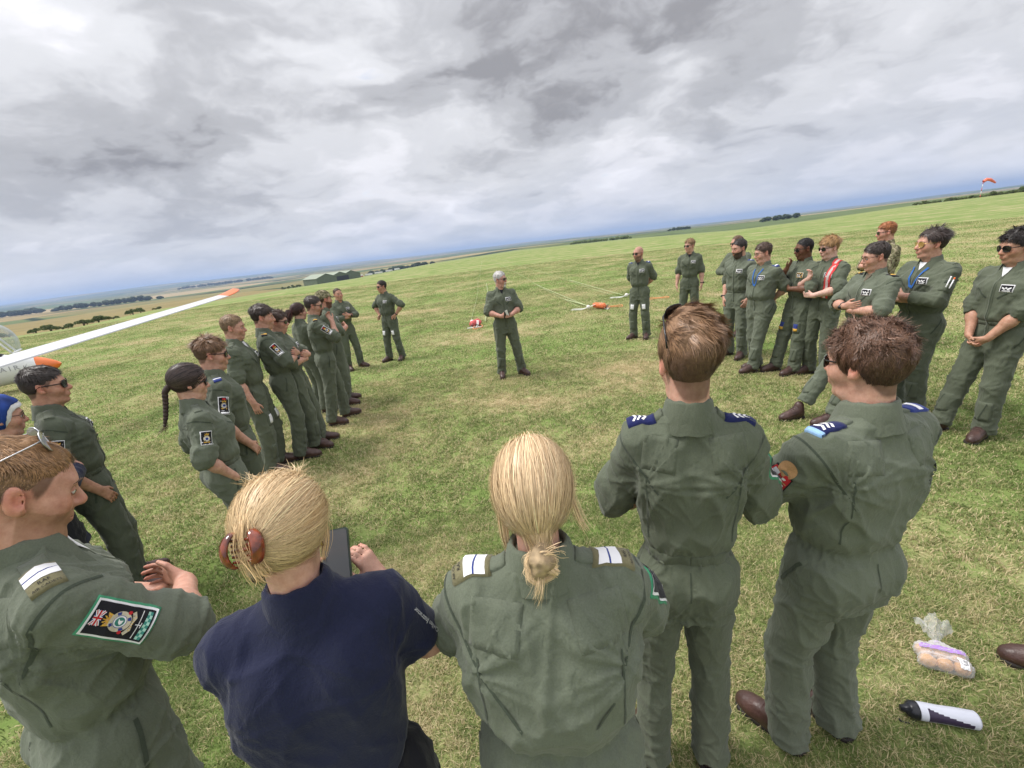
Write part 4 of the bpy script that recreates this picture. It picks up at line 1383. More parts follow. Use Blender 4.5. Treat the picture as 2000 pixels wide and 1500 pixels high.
        a = o.data.color_attributes.new('Col', 'FLOAT_COLOR', 'POINT'); a.data.foreach_set('color', np.tile(np.array([*(base * [.95, .85, .83]), 1.0], np.float32), len(o.data.vertices)))
    if glasses:
        fr, ln = shade_frames(R, hc, glasses[0], hs, *(glasses[3:] if len(glasses) > 3 else ()))
        nm = 'spectacles' if glasses[0] == 'wire' and glasses[1] is None else 'sunglasses'
        go = fr.build(nm, MT[glasses[2]], root)
        if glasses[1]: ln.build('lens', MT[glasses[1]], go, False)
    # ---- collar, badges, pockets, seams
    nb = neck + lean * .03 + np.array([0, .004, -.012]); tl = ((hc - neck)[0] * .4, (hc - neck)[1] * .45 - .05)
    cname = 'collar' if garment == 'suit' else 'shirt_collar'
    collar_mesh(nb, tl, mat, root, .071 if not fm else .064, .5, fm, cname)
    front = lambda xx, z: (P[0] + lean[0] * (z - .93) / .56 + xx, P[1] + lean[1] * (z - .93) / .56 + .13, z)
    backp = lambda xx, z: (P[0] + lean[0] * (z - .93) / .56 + xx, P[1] + lean[1] * (z - .93) / .56 - .13, z)
    if garment == 'suit' and suit != 'camo':
        D = Decal(bvh, front(0, 1.17), (0, 1, .0), (0, 0, 1))
        D.rect(-.013, -.28, .013, .27, suit, .0035, 2, 26)
        D.line(0, -.28, 0, .27, .0045, 'metal' if res == 'near' else 'seam', .0052, 26)
        D.build('zip', root)
        for s in (-1, 1):
            D = Decal(bvh, front(s * .085, 1.28), (0, 1, 0), (0, 0, 1))
            D.line(s * .045, -.03, -s * .040, .045, .012, 'seam', .0032, 8); D.build('pocket_zip', root)
        D = Decal(bvh, (P[0], P[1], 1.035), (0, 1, 0), (0, 0, 1), wrap=.16)
        if res != 'far' and not any(a in ('fold_under', 'lowfold', 'behind') for a in arms):
            D.rect(-.5026, -.017, .5026, .017, suit, .0018, 64, 2)
            D.build('waistband', root)
        if res != 'far':
            for s in (-1, 1):
                D = Decal(bvh, backp(s * .118, 1.405), (s*.1, -1, .35), (-s*.12, 0, 1)); D.rect(-.055, -.045, .062, .060, suit, .0012, 8, 6); D.build('shoulder_panel', root)
            D = Decal(bvh, backp(0, 1.2), (0, -1, 0), (0, 0, 1)); D.line(0, -.30, 0, -.20, .004, 'seam', .0022, 8); D.build('seam', root)
            for s in (-1, 1):
                D = Decal(bvh, backp(0, 1.2), (0, -1, 0), (0, 0, 1)); D.line(s * .150, -.10, s * .158, .14, .004, 'seam', .0022, 10); D.build('seam', root)
        for i, (hp, kn, an) in enumerate(legs):
            s = (-1, 1)[i]
            ax = unit(hp - kn)
            D = Decal(bvh, hp * .45 + kn * .55 + (0, .06, 0), (s * .15, 1, 0), ax)
            if knees:
                D.rect(-.058, -.10, .058, .045, 'green3', .006, 6, 6, bulge=.004); D.rect(-.034, -.075, .034, .02, 'white_print' if knees in (True, 'white') else 'flag_blue', .0115, 4, 4)
                if knees == 'flag': D.rect(-.034, -.075, .034, -.04, 'gold', .0125, 4, 2)
                D.build('thigh_pocket', root)
            D = Decal(bvh, kn * .45 + an * .55 + (0, .04, 0), (s * .45, 1, 0), unit(kn - an))
            D.rect(-.055, -.085, .055, .085, suit, .007, 6, 6, bulge=.003); D.line(-.02, -.07, .02, .075, .008, 'seam', .0112, 6); D.build('shin_pocket', root)
            D = Decal(bvh, hp + np.array([s * .10, .02, .02]), (s, .35, 0), (0, -.15, 1)); D.line(-.03, -.075, .03, .065, .012, 'seam', .0032, 8); D.build('side_pocket', root)
    if patch:
        D = Decal(bvh, front(-.088, 1.335), (-.15, 1, .1), (0, 0, 1))
        D.rect(-.046, -.031, .046, .031, 'white_print', .0045, 6, 4); D.rect(-.041, -.026, .041, .026, 'blackcloth', .0052, 6, 4, False)
        if patch == 'gold': D.rect(-.044, -.029, .044, .029, 'gold', .0050, 6, 4, False); D.rect(-.038, -.024, .038, .024, 'blackcloth', .0056, 6, 4, False)
        if patch == 'wings' or patch == 'gold':
            D.poly([(-.004, -.002), (-.030, .012), (-.033, .002), (-.012, -.012)], 'white_print', .0062); D.poly([(.004, -.002), (.012, -.012), (.033, .002), (.030, .012)], 'white_print', .0062)
            D.disc(0, .004, 0, .007, 'white_print', .0062, 10); D.rect(-.026, -.022, .026, -.016, 'white_print', .0062, 4, 1, False)
        else:
            D.rect(-.026, .004, .026, .013, 'white_print', .0062, 4, 1, False); D.rect(-.020, -.013, .020, -.006, 'white_print', .0062, 4, 1, False)
        D.build('name_patch', root)
    for s, kind in (badge or {}).items():
        A = ar[(s + 1) // 2]; u = unit(A['el'] - A['sh']); bo = A.get('bo', None)
        out = np.array([s * 1.0, .25, .25]); out = unit(out - u * (out @ u))
        D = Decal(bvh, A['sh'] + u * .135 + out * .07, out, -u)
        if kind == 'crest':
            D.rect(-.036, -.048, .036, .048, 'white_print', .004, 6, 6); D.rect(-.032, -.044, .032, .044, 'blackcloth', .0046, 6, 6, False)
        else:
            D.rect(-.036, -.075, .036, .062, 'white_print', .004, 6, 8); D.rect(-.032, -.071, .032, .058, 'blackcloth', .0046, 6, 8, False)
            D.rect(-.012, .038, .012, .052, 'red', .0056, 2, 2, False); D.rect(-.026, -.066, .026, -.054, 'white_print', .0056, 4, 1, False); D.rect(-.024, -.046, .024, -.042, 'white_print', .0056, 4, 1, False)
        D.disc(0, -.004, 0, .021, 'crest', .0054, 18); D.disc(0, -.004, 0, .0135, 'white_print', .0060, 14); D.disc(0, -.004, 0, .0095, 'flag_blue', .0066, 12)
        D.poly([(-.013, .018), (-.016, .034), (-.006, .028), (0, .038), (.006, .028), (.016, .034), (.013, .018)], 'gold', .0056)
        D.poly([(-.022, -.022), (-.016, -.032), (.016, -.032), (.022, -.022), (.010, -.026), (-.010, -.026)], 'gold', .0056)
        D.build('arm_badge', root)
    for s in (-1, 1):
        if garment != 'suit': break
        A = ar[(s + 1) // 2]
        O = neck * .14 + A['sh'] * .86 + np.array([0, .0, .055])
        D = Decal(bvh, O, (s * .42, -.05, 1), (s, 0, -.42))
        D.rect(-.024, -.070, .024, .052, suit, .0055, 4, 8); D.build('shoulder_strap', root)
        kind = (slides or {}).get(s)
        if res != 'far':
            u_ = unit(A['el'] - A['sh']); D2 = Decal(bvh, A['sh'] + u_ * .035, unit(np.array((s * .6, -.6, .6))), -u_, wrap=.08); D2.rect(-.14, -.0035, .14, .0035, 'seam', .0016, 20, 1, False); D2.build('armhole_seam', root)
        if kind:
            D = Decal(bvh, O, (s * .42, -.05, 1), (s, 0, -.42))
            if kind == 'bars':
                D.rect(-.030, -.028, .030, .056, 'olive', .0085, 4, 6); D.rect(-.030, -.010, .030, .012, 'white_print', .0095, 4, 3, False); D.rect(-.030, .016, .030, .034, 'white_print', .0095, 4, 3, False)
                D.rect(-.030, .0125, .030, .0155, 'flag_blue', .0097, 4, 1, False)
            elif kind == 'officer':
                D.rect(-.032, -.030, .032, .062, 'olive', .0085, 4, 8); D.rect(-.032, -.020, .032, .002, 'white_print', .0097, 4, 3, False); D.rect(-.032, .006, .032, .028, 'white_print', .0097, 4, 3, False)
                D.rect(-.032, .0022, .032, .0058, 'flag_blue', .0098, 4, 1, False)
                D.text('RAF', 0, .040, .013, 'blackcloth', .0099, 0 if s < 0 else math.pi); D.text('AIR CADETS', 0, .054, .0095, 'blackcloth', .0099, 0 if s < 0 else math.pi)
            elif kind == 'sgt' or kind == 'sgt_blue':
                D.rect(-.030, -.040, .030, .056, 'blue_slide', .0085, 4, 8)
                for q in range(3):
                    v0 = -.012 + q * .016
                    D.line(-.020, v0 + .012, 0, v0, .0075, 'white_print', .0100, 3); D.line(0, v0, .020, v0 + .012, .0075, 'white_print', .0100, 3)
                if kind == 'sgt_blue': D.rect(-.030, .042, .030, .060, 'pale_blue', .0105, 4, 2)
            elif kind == 'gold':
                D.rect(-.028, -.030, .028, .056, 'blackcloth', .0085, 4, 6); D.rect(-.028, .006, .028, .028, 'gold', .0098, 4, 3, False); D.disc(0, .002, .005, .012, 'gold', .0098, 12)
            elif kind == 'white':
                D.rect(-.028, -.020, .028, .056, 'flag_blue', .0085, 4, 6); D.rect(-.028, .012, .028, .03, 'white_print', .0098, 4, 2, False)
            D.build('rank_slide', root)
    if tee:
        D = Decal(bvh, neck + (0, .10, -.045), (0, 1, .55), (0, 0, 1)); D.poly([(-.032, .05), (-.020, .01), (0, -.030), (.020, .01), (.032, .05)], tee, .006); D.build('undershirt', root)
    if watch is not None:
        A = ar[watch]; w = unit(A['W'] - A['el']); c0 = A['W'] - w * .022; a1 = unit(np.cross(w, (.3, .2, 1))); a2 = np.cross(w, a1)
        b = MB(); pts = [tuple(c0 + (a1 * math.cos(q) + a2 * math.sin(q)) * .0335) for q in np.linspace(0, 6.2832 + .45, 20)]
        b.tube(pts, .0085, 6, caps=False)
        nn = unit(-np.cross(A['t'], A['f']) * A['s']); nn = unit(nn - w * (nn @ w)); b.ball(tuple(c0 + nn * .036), .019, 12, 8, 0, (1, 1, 1))
        b.build('wristwatch', MT['watch'], root)
    if boots:
        for i in (0, 1): add_boot(root, feet[i][0], feet[i][1], feet[i][2], 1.0)
    ctx = dict(root=root, bvh=bvh, neck=neck, hc=hc, R=R, hs=hs, tf=tf_, ar=ar, legs=legs, front=front, back=backp, P=P, lean=lean, k=k, rs=rs, suit=suit, res=res)
    if extras: extras(ctx)
    return ctx


# ------------------------------------------------------------------ hair styles
NSTR = {'near': 1.0, 'mid': .5, 'far': .2}


def short_hair(base, top=.030, side=.006, back=.008, n=9000, ltop=.045, lside=.016, width=.0021, front=.078, recede=0.0, wind=(0, 0, 0), lift=.16, curl=0.0, clump=.32,
               seed=0, sweep=(0, 0), crown=(0, -.06, .11), scalp=.75, wob=.003, fringe=0.0, var=.28, fade=.02, res='mid', nape=-.082, under=None):
    def make(h, rs):
        line = lambda y: hairline(y, front=front, recede=recede, nape=nape)
        sh = lambda y: hairline(y, front=front, recede=recede, nape=nape) + .004
        v, f = hair_shell(h * 1.15, top * .62, side * .7, back * .7, sh, fade, wob, seed, sweep)
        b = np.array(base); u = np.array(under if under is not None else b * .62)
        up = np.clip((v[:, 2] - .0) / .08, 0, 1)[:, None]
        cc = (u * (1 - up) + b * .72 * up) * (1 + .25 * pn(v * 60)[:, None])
        vs, fs, cs = strands_short(v, f, int(n * NSTR[res]), rs, base, ltop, lside, width / math.sqrt(max(NSTR[res], .3)), wind, lift, curl, clump, crown, 6, var, fringe)
        vv, ff = vs, fs
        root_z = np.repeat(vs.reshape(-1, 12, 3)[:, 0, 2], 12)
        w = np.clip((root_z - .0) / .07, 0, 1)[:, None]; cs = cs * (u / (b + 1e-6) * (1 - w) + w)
        return dict(parts=[('hair', (v, f, cc.clip(0, 1)), 'haircap'), ('hair_strands', (vv, ff, cs.clip(0, 1)), 'hair')], scalp=(u, scalp, line), col=tuple(u * .9))
    return make


def bald_hair(base=(.16, .10, .07), amt=.22):
    def make(h, rs):
        return dict(parts=[], scalp=(base, amt, lambda y: hairline(y)), col=base)
    return make
# ------------------------------------------------------------------ the people
def camo_mat():
    m, nt, b = new_mat('camouflage cloth')
    tc = mnode(nt, 'ShaderNodeTexCoord')
    n1 = mnode(nt, 'ShaderNodeTexNoise', {'Vector': tc.outputs['Object'], 'Scale': 26.0, 'Detail': 3.0, 'Roughness': .55, 'Distortion': .6})
    r = ramp(nt, n1.outputs['Fac'], [(.0, (.085, .065, .04)), (.40, (.085, .065, .04)), (.44, (.16, .16, .085)), (.53, (.27, .23, .15)), (.60, (.36, .31, .22)), (1.0, (.30, .26, .18))])
    r.color_ramp.interpolation = 'CONSTANT'
    nt.links.new(r.outputs[0], b.inputs['Base Color']); b.inputs['Roughness'].default_value = .9; b.inputs['Specular IOR Level'].default_value = .2
    return m


MT['camo'] = camo_mat()
PALE, FAIR, TAN, OLIVE, DARK = (.56, .345, .265), (.52, .31, .235), (.44, .25, .17), (.40, .245, .165), (.155, .075, .045)


def hair_lump(pts, radii, h, seed, colour, rs, squash=1.0, lump=0.0):
    """a mass of hair following a line, then strands over it"""
    pts = np.array(pts, float); lo = pts.min(0) - max(radii) - .01; hi = pts.max(0) + max(radii) + .01
    F = Field(lo, hi, h)
    for i in range(len(pts) - 1): F.cone(pts[i], pts[i + 1], radii[i], radii[i + 1], .008)
    v, f = F.mesh(); v = smooth(v, f, 1); n = vnormals(v, f)
    if lump: v = v + n * (lump * pn(v * 55 + seed))[:, None]
    return v, f, (np.array(colour)[None] * (.75 + .5 * pn(v * 70 + seed)[:, None])).clip(.003, 1)


def blonde_knot(h, rs):
    base = (.74, .545, .325)
    line = lambda y: np.interp(y, HL_Y, [-.088, -.088, -.085, -.075, -.062, -.040, -.035, -.010, .020, .045, .058, .062])
    v, f = hair_shell(h, .016, .014, .017, line, .02, .0015, 3)
    cap = (v, f, (np.array(base)[None] * .80 * (1 + .2 * pn(v * [60, 60, 14])[:, None])).clip(0, 1))
    knot = np.array((.014, -.118, -.092))
    P = [strands_to(v, f, 12000, rs, base, knot, .018, .0010, .004, 14, .09, .004)]
    P.append(strands_to(v, f, 900, rs, (.78, .58, .36), knot, .021, .0009, .012, 12, .2, .009))
    P.append(strands_to(v, f, 500, rs, (.46, .30, .15), knot, .0185, .0010, .004, 12, .2, .008))
    loop = [knot + np.array((.030 * math.cos(a), -.012 - .006 * math.sin(a * 2), .018 * math.sin(a) - .012)) for a in np.linspace(0, 5.6, 9)]
    for q in range(3):
        P.append(strands_path([p + np.array((0, -.004 * q, -.012 * q)) for p in loop], 320, rs, base, .0038, .0011, 16, .18))
    P.append(strands_path([knot + (.0, -.02, -.02), knot + (-.006, -.036, -.055), knot + (-.016, -.030, -.095)], 40, rs, base, .005, .0010, 10, .2, tipspread=.010))
    P.append(strands_path([knot + (.006, -.02, .01), knot + (.024, -.030, .02), knot + (.036, -.020, .012)], 28, rs, base, .007, .0013, 8, .2, tipspread=.014))
    P.append(strands_path([(-.070, .015, .03), (-.086, -.005, -.05), (-.082, -.02, -.12), (-.066, -.03, -.185)], 90, rs, base, .006, .0014, 12, .2, (-1, -.3, 0), .004))
    P.append(strands_path([(.074, .0, .03), (.092, -.012, -.03), (.104, -.012, -.075), (.120, -.004, -.11)], 70, rs, base, .006, .0013, 12, .2, (1, -.3, 0), .008))
    lump = hair_lump([knot + (.0, .01, .012), knot + (.002, -.016, -.006), knot + (-.002, -.022, -.03)], [.024, .029, .019], h, 3, np.array(base) * .6, rs, lump=.005)
    st = merge(P)
    return dict(parts=[('hair', cap, 'haircap'), ('hair_knot', lump, 'haircap'), ('hair_strands', st, 'hair')], scalp=None, col=(.30, .19, .10))


def blonde_clip(h, rs):
    base = (.64, .435, .225)
    line = lambda y: np.interp(y, HL_Y, [-.080, -.080, -.076, -.060, -.036, -.006, .008, .004, .020, .045, .056, .060])
    v, f = hair_shell(h, .018, .013, .016, line, .02, .002, 5)
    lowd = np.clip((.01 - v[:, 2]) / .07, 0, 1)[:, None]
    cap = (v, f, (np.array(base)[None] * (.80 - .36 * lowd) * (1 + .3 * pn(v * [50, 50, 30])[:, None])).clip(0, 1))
    clip = np.array((-.028, -.118, .002))
    P = [strands_to(v, f, 12000, rs, base, clip, .018, .0010, .007, 14, .10, .008)]
    P.append(strands_to(v, f, 1500, rs, (.74, .55, .32), clip, .020, .0009, .014, 12, .2, .012))
    P.append(strands_to(v[:], f, 800, rs, (.38, .23, .11), clip + (0, 0, -.01), .0185, .0010, .004, 12, .2, .012))
    # the twist above the clip and the tail that falls out under it
    P.append(strands_path([clip + (-.004, -.004, .060), clip + (.002, -.018, .045), clip + (.0, -.026, .01), clip + (.006, -.020, -.03), clip + (.012, -.010, -.062)], 200, rs, (.66, .46, .24), .0075, .0011, 14, .2, tipspread=.013))
    P.append(strands_path([clip + (.0, -.022, -.01), clip + (.016, -.018, -.05), clip + (.022, -.006, -.062)], 70, rs, base, .008, .0014, 10, .25, tipspread=.014))
    # flyaways on the crown, a lock along the right cheek
    for q in range(34):
        a = rs.uniform(-1.5, 1.5); p0 = np.array((.05 * math.sin(a), -.02 + .05 * math.cos(a) * rs.uniform(-1, 1), .112)); d = np.array((rs.normal() * .6, rs.normal() * .5, 1.0))
        P.append(strands_path([p0, p0 + d * .02, p0 + d * .036 + np.array((rs.normal() * .016, rs.normal() * .014, -.004))], 5, rs, (.70, .52, .30), .004, .0012, 7, .2, (0, -1, 0), .010))
    P.append(strands_path([(.066, .020, .05), (.086, .012, -.01), (.086, .004, -.05), (.076, .002, -.085)], 60, rs, base, .006, .0014, 12, .2, (1, -.4, 0), .005))
    st = merge(P)
    return dict(parts=[('hair', cap, 'haircap'), ('hair_strands', st, 'hair')], scalp=None, col=(.28, .17, .08))


def tied_hair(base, tail, radii, braid=False, res='mid', tie=(0, -.112, -.020), warm=None):
    def make(h, rs):
        line = lambda y: np.interp(y, HL_Y, [-.075, -.075, -.072, -.058, -.030, -.004, .010, .006, .024, .058, .076, .084])
        v, f = hair_shell(h * 1.1, .015, .009, .012, line, .02, .001, 2)
        cap = (v, f, (np.array(base)[None] * .7 * (1 + .3 * pn(v * 40)[:, None])).clip(0, 1))
        P = [strands_to(v, f, 1500 if res == 'mid' else 500, rs, base, tie, .014, .0030, .003, 9, .5, .006)]
        t = np.array(tail, float)
        if braid:
            n = 26; s = np.linspace(0, len(t) - 1, n); mid = np.stack([np.interp(s, np.arange(len(t)), t[:, q]) for q in range(3)], 1)
            F = Field(mid.min(0) - .04, mid.max(0) + .04, h * .9)
            for i in range(n):
                r = np.interp(i, [0, 3, n - 6, n - 1], [.019, .022, .017, .010]); o = np.array((.011 * (-1) ** i, 0, 0))
                F.ell(mid[i] + o, (r * .95, r * .9, r * .82), .006)
            lv, lf = F.mesh(); lc = np.array(base)[None] * (.9 + .5 * pn(lv * 90)[:, None])
            lump = (lv, lf, lc.clip(.004, 1))
            P.append(strands_path([mid[-3], mid[-1], mid[-1] + (mid[-1] - mid[-4]) * .8 + np.array((-.0, -.03, 0))], 60, rs, warm or base, .006, .002, 7, .3, tipspread=.016))
        else:
            lump = hair_lump(t, radii, h, 4, np.array(base) * .8, rs, lump=.006)
            P.append(strands_path(t, 260, rs, warm or base, radii[1] * .75, .0032, 10, .3, tipspread=radii[-1]))
        return dict(parts=[('hair', cap, 'haircap'), ('braid' if braid else 'ponytail', lump, 'haircap'), ('hair_strands', merge(P), 'hair')], scalp=None, col=tuple(np.array(base) * .7))
    return make


def headscarf(h, rs):
    line = lambda y: np.interp(y, HL_Y, [-.20, -.20, -.20, -.20, -.20, -.20, -.20, -.18, -.105, .030, .052, .060])
    v, f = hair_shell(h, .022, .018, .022, line, .02, .002, 8)
    v2, f2 = hair_shell(h, .026, .022, .026, lambda y: np.interp(y, HL_Y, [-.20, -.20, -.20, -.20, -.20, -.18, -.14, -.02, .045, .072, .082, .095]), .02, .002, 8)
    return dict(parts=[('underscarf', (v, f, np.full((len(v), 3), .72)), 'haircap'), ('headscarf', (v2, f2, np.tile(np.array((.014, .045, .22)), (len(v2), 1)) * (1 + .5 * pn(v2 * 24)[:, None])), 'haircap')], scalp=None, col=(.06, .04, .03))


def front_lanyard(mat='lanyard', drop=.17):
    def fn(c):
        D = Decal(c['bvh'], c['front'](0, 1.36), (0, 1, .25), (0, 0, 1))
        D.line(-.066, .10, -.015, -drop + .05, .014, mat, .009, 8); D.line(.066, .10, .015, -drop + .05, .014, mat, .009, 8); D.line(-.018, -drop + .055, .018, -drop + .04, .022, mat, .0095, 3)
        D.build('lanyard', c['root'])
    return fn


def red_sash(c):
    D = Decal(c['bvh'], c['front'](0, 1.30), (0, 1, .15), (0, 0, 1))
    D.line(.118, .175, .066, -.24, .064, 'hivis', .010, 16); D.line(.118, .175, .066, -.24, .026, 'hivis_grey', .0118, 16); D.build('sash', c['root'])
    A = c['ar'][0]; O = c['neck'] * .35 + A['sh'] * .65 + np.array([0, 0, .05])
    D = Decal(c['bvh'], O, (-.3, 0, 1), (0, 1, 0)); D.rect(-.032, -.08, .032, .07, 'hivis', .012, 4, 8); D.rect(-.013, -.08, .013, .07, 'hivis_grey', .0135, 2, 8, False); D.build('sash', c['root'])


def aviator_extras(c):
    front_lanyard(drop=.13)(c)
    A = c['ar'][0]; u = unit(A['el'] - A['sh']); out = unit(np.array((-1, .55, .2)) - u * (np.array((-1, .55, .2)) @ u)); sd = np.cross(u, out)
    D = Decal(c['bvh'], A['sh'] + u * .15 + out * .07, out, -u); D.rect(-.045, -.075, .045, .035, 'green', .006, 6, 6, bulge=.003); D.rect(-.03, .0, .03, .03, 'seam', .0095, 3, 2); D.build('pen_pocket', c['root'])
    for q, mk in ((-.014, 'orange'), (.014, 'white_print')):
        b = MB(); p0 = A['sh'] + u * .20 + out * .098 + sd * q; b.tube([p0, p0 - u * .085], .0055, 8); b.build('pen', MT['white_print'], c['root'])
        b = MB(); b.tube([p0 - u * .085, p0 - u * .105], .0065, 8); b.build('pen', MT[mk], c['root'])


def camo_cap(c):
    rs = c['rs']
    v, f = hair_shell(.007, .022, .016, .018, lambda y: np.interp(y, [-.12, 0, .1], [-.008, .028, .046]), .02, 0, 1)
    o = link_mesh('cap', c['tf'](v), f, MT['camo'], c['root'])
    b = MB(); n = 14; pts = []
    for i in range(n + 1):
        a = math.pi * (i / n) - math.pi / 2
        pts.append((.066 * math.sin(a), .075 + .012 * math.cos(a), .050)); pts.append((.062 * math.sin(a), .088 + .075 * max(0, math.cos(a)) ** .8, .036 - .012 * abs(math.sin(a))))
    up = [tuple(c['tf'](p)) for p in pts]; dn = [tuple(c['tf'](np.array(p) - (0, 0, .004))) for p in pts]; m = len(up)
    fs = [(2 * i, 2 * i + 1, 2 * i + 3, 2 * i + 2) for i in range(n)]
    b.add(up + dn, fs + [tuple(q + m for q in reversed(g)) for g in fs] + [(2 * i + 1, 2 * i + 1 + m, 2 * i + 3 + m, 2 * i + 3) for i in range(n)])
    b.build('peak', MT['camo'], o)


def ginger_badge(c):
    """the large arm badge in the foreground, its emblems as pieces of their own"""
    A = c['ar'][1]; u = unit(A['el'] - A['sh']); g = np.array((.9, -.35, .55)); out = unit(g - u * (g @ u))
    mk = lambda: Decal(c['bvh'], A['sh'] + u * .120 + out * .07, out, -u)
    W, Hh = .040, .066
    D = mk(); D.rect(-W - .004, -Hh - .004, W + .004, Hh + .004, 'edge_green', .0038, 8, 12); D.rect(-W, -Hh, W, Hh, 'white_print', .0062, 8, 12, False); D.rect(-W + .0045, -Hh + .0045, W - .0045, Hh - .0045, 'blackcloth', .0076, 8, 12, False)
    b = D.build('arm_badge', c['root'])
    D = mk(); x0, x1, y0, y1 = -.016, .016, .040, .057
    D.rect(x0, y0, x1, y1, 'flag_blue', .0086, 4, 3, False)
    for (a, q) in (((x0, y0), (x1, y1)), ((x0, y1), (x1, y0))): D.line(*a, *q, .0058, 'white_print', .0090, 4); D.line(*a, *q, .0020, 'red', .0094, 4)
    D.line(x0, (y0 + y1) / 2, x1, (y0 + y1) / 2, .0070, 'white_print', .0097, 4); D.line(0, y0, 0, y1, .0070, 'white_print', .0097, 4)
    D.line(x0, (y0 + y1) / 2, x1, (y0 + y1) / 2, .0040, 'red', .0101, 4); D.line(0, y0, 0, y1, .0040, 'red', .0101, 4)
    D.build('flag', b)
    D = mk()
    D.poly([(-.012, .020), (-.016, .034), (-.009, .029), (-.007, .037), (-.002, .030), (0, .039), (.002, .030), (.007, .037), (.009, .029), (.016, .034), (.012, .020)], 'gold', .0088)
    D.line(-.012, .0215, .012, .0215, .004, 'crest', .0094, 4)
    for q in (-.008, 0, .008): D.disc(q, .028, 0, .0022, 'tan', .0096, 8)
    D.build('crown', b)
    D = mk(); D.disc(0, .002, .0140, .0225, 'crest', .0090, 32); D.disc(0, .002, 0, .0140, 'white_print', .0092, 26); D.disc(0, .002, 0, .0098, 'teal', .0098, 22); D.disc(0, .002, .0128, .0138, 'flag_blue', .0097, 30)
    for a in (.3, 1.9, 3.5, 5.0): D.disc(0, .002, .0150, .0212, 'flag_blue', .0097, 6, a, a + .42)
    D.poly([(-.007, .000), (-.002, .005), (.006, .007), (.002, .002), (.004, -.004), (-.003, -.003)], 'white_print', .0106); D.build('roundel', b)
    D = mk(); D.poly([(-.022, -.014), (-.027, -.020), (-.014, -.028), (0, -.0245), (.014, -.028), (.027, -.020), (.022, -.014), (.010, -.0215), (-.010, -.0215)], 'crest', .0094)
    for s in (-1, 1): D.disc(s * .022, -.009, 0, .0042, 'red', .0100, 10)
    for q in range(7): D.line(-.015 + q * .005, -.0255, -.014 + q * .005, -.0215, .0012, 'gold', .0102, 1)
    D.build('scroll', b)
    D = mk(); D.line(-.031, -.040, .031, -.036, .0018, 'white_print', .0092, 6); D.line(0, -.031, 0, -.0445, .0022, 'white_print', .0092, 3); D.line(-.006, -.0435, .006, -.0435, .0015, 'white_print', .0096, 2); D.build('glider_emblem', b)
    D = mk()
    for i in range(9):
        for j in range(2):
            x = -.031 + i * .0069; y = -.0575 + j * .0052
            D.rect(x, y, x + .0068, y + .0051, 'mint' if (i + j) % 2 else 'teal', .0090, 1, 1, False)
    D.build('chequer_strip', b)


def edge_badge(side, v=.15):
    def fn(c):
        A = c['ar'][(side + 1) // 2]; u = unit(A['el'] - A['sh']); g = np.array((side * 1.0, .35, .1)); out = unit(g - u * (g @ u))
        D = Decal(c['bvh'], A['sh'] + u * v + out * .07, out, -u); D.rect(-.045, -.075, .045, .065, 'edge_green', .004, 6, 8); D.rect(-.041, -.071, .041, .061, 'white_print', .0058, 6, 8, False); D.rect(-.036, -.066, .036, .056, 'blackcloth', .0072, 6, 8, False)
        D.disc(0, 0, .012, .021, 'crest', .0082, 16); D.disc(0, 0, 0, .012, 'teal', .0082, 14); D.build('arm_badge', c['root'])
    return fn


def red_badge(c):
    A = c['ar'][0]; u = unit(A['el'] - A['sh']); g = np.array((-1, -.55, .45)); out = unit(g - u * (g @ u))
    mk = lambda: Decal(c['bvh'], A['sh'] + u * .13 + out * .07, out, -u)
    D = mk(); D.disc(0, .045, 0, .030, 'tan', .0045, 18); D.disc(0, -.052, 0, .026, 'tan', .0045, 18); D.build('arm_badge', c['root'])
    D = mk(); D.poly([(-.044, -.030), (-.036, .034), (.036, .034), (.044, -.030), (0, -.040)], 'blackcloth', .006); D.poly([(-.040, -.026), (-.033, .030), (.033, .030), (.040, -.026), (0, -.036)], 'red', .0075)
    D.poly([(-.031, .006), (-.028, .026), (-.006, .026), (-.006, .006)], 'white_print', .009); D.poly([(.006, -.006), (.006, -.030), (.034, -.024), (.031, -.006)], 'white_print', .009)
    D.poly([(.010, .008), (.010, .018), (.022, .018), (.022, .008)], 'white_print', .009); D.line(-.034, .001, .034, .001, .003, 'tan', .0094, 4); D.build('arm_badge', c['root'])
    front_lanyard()


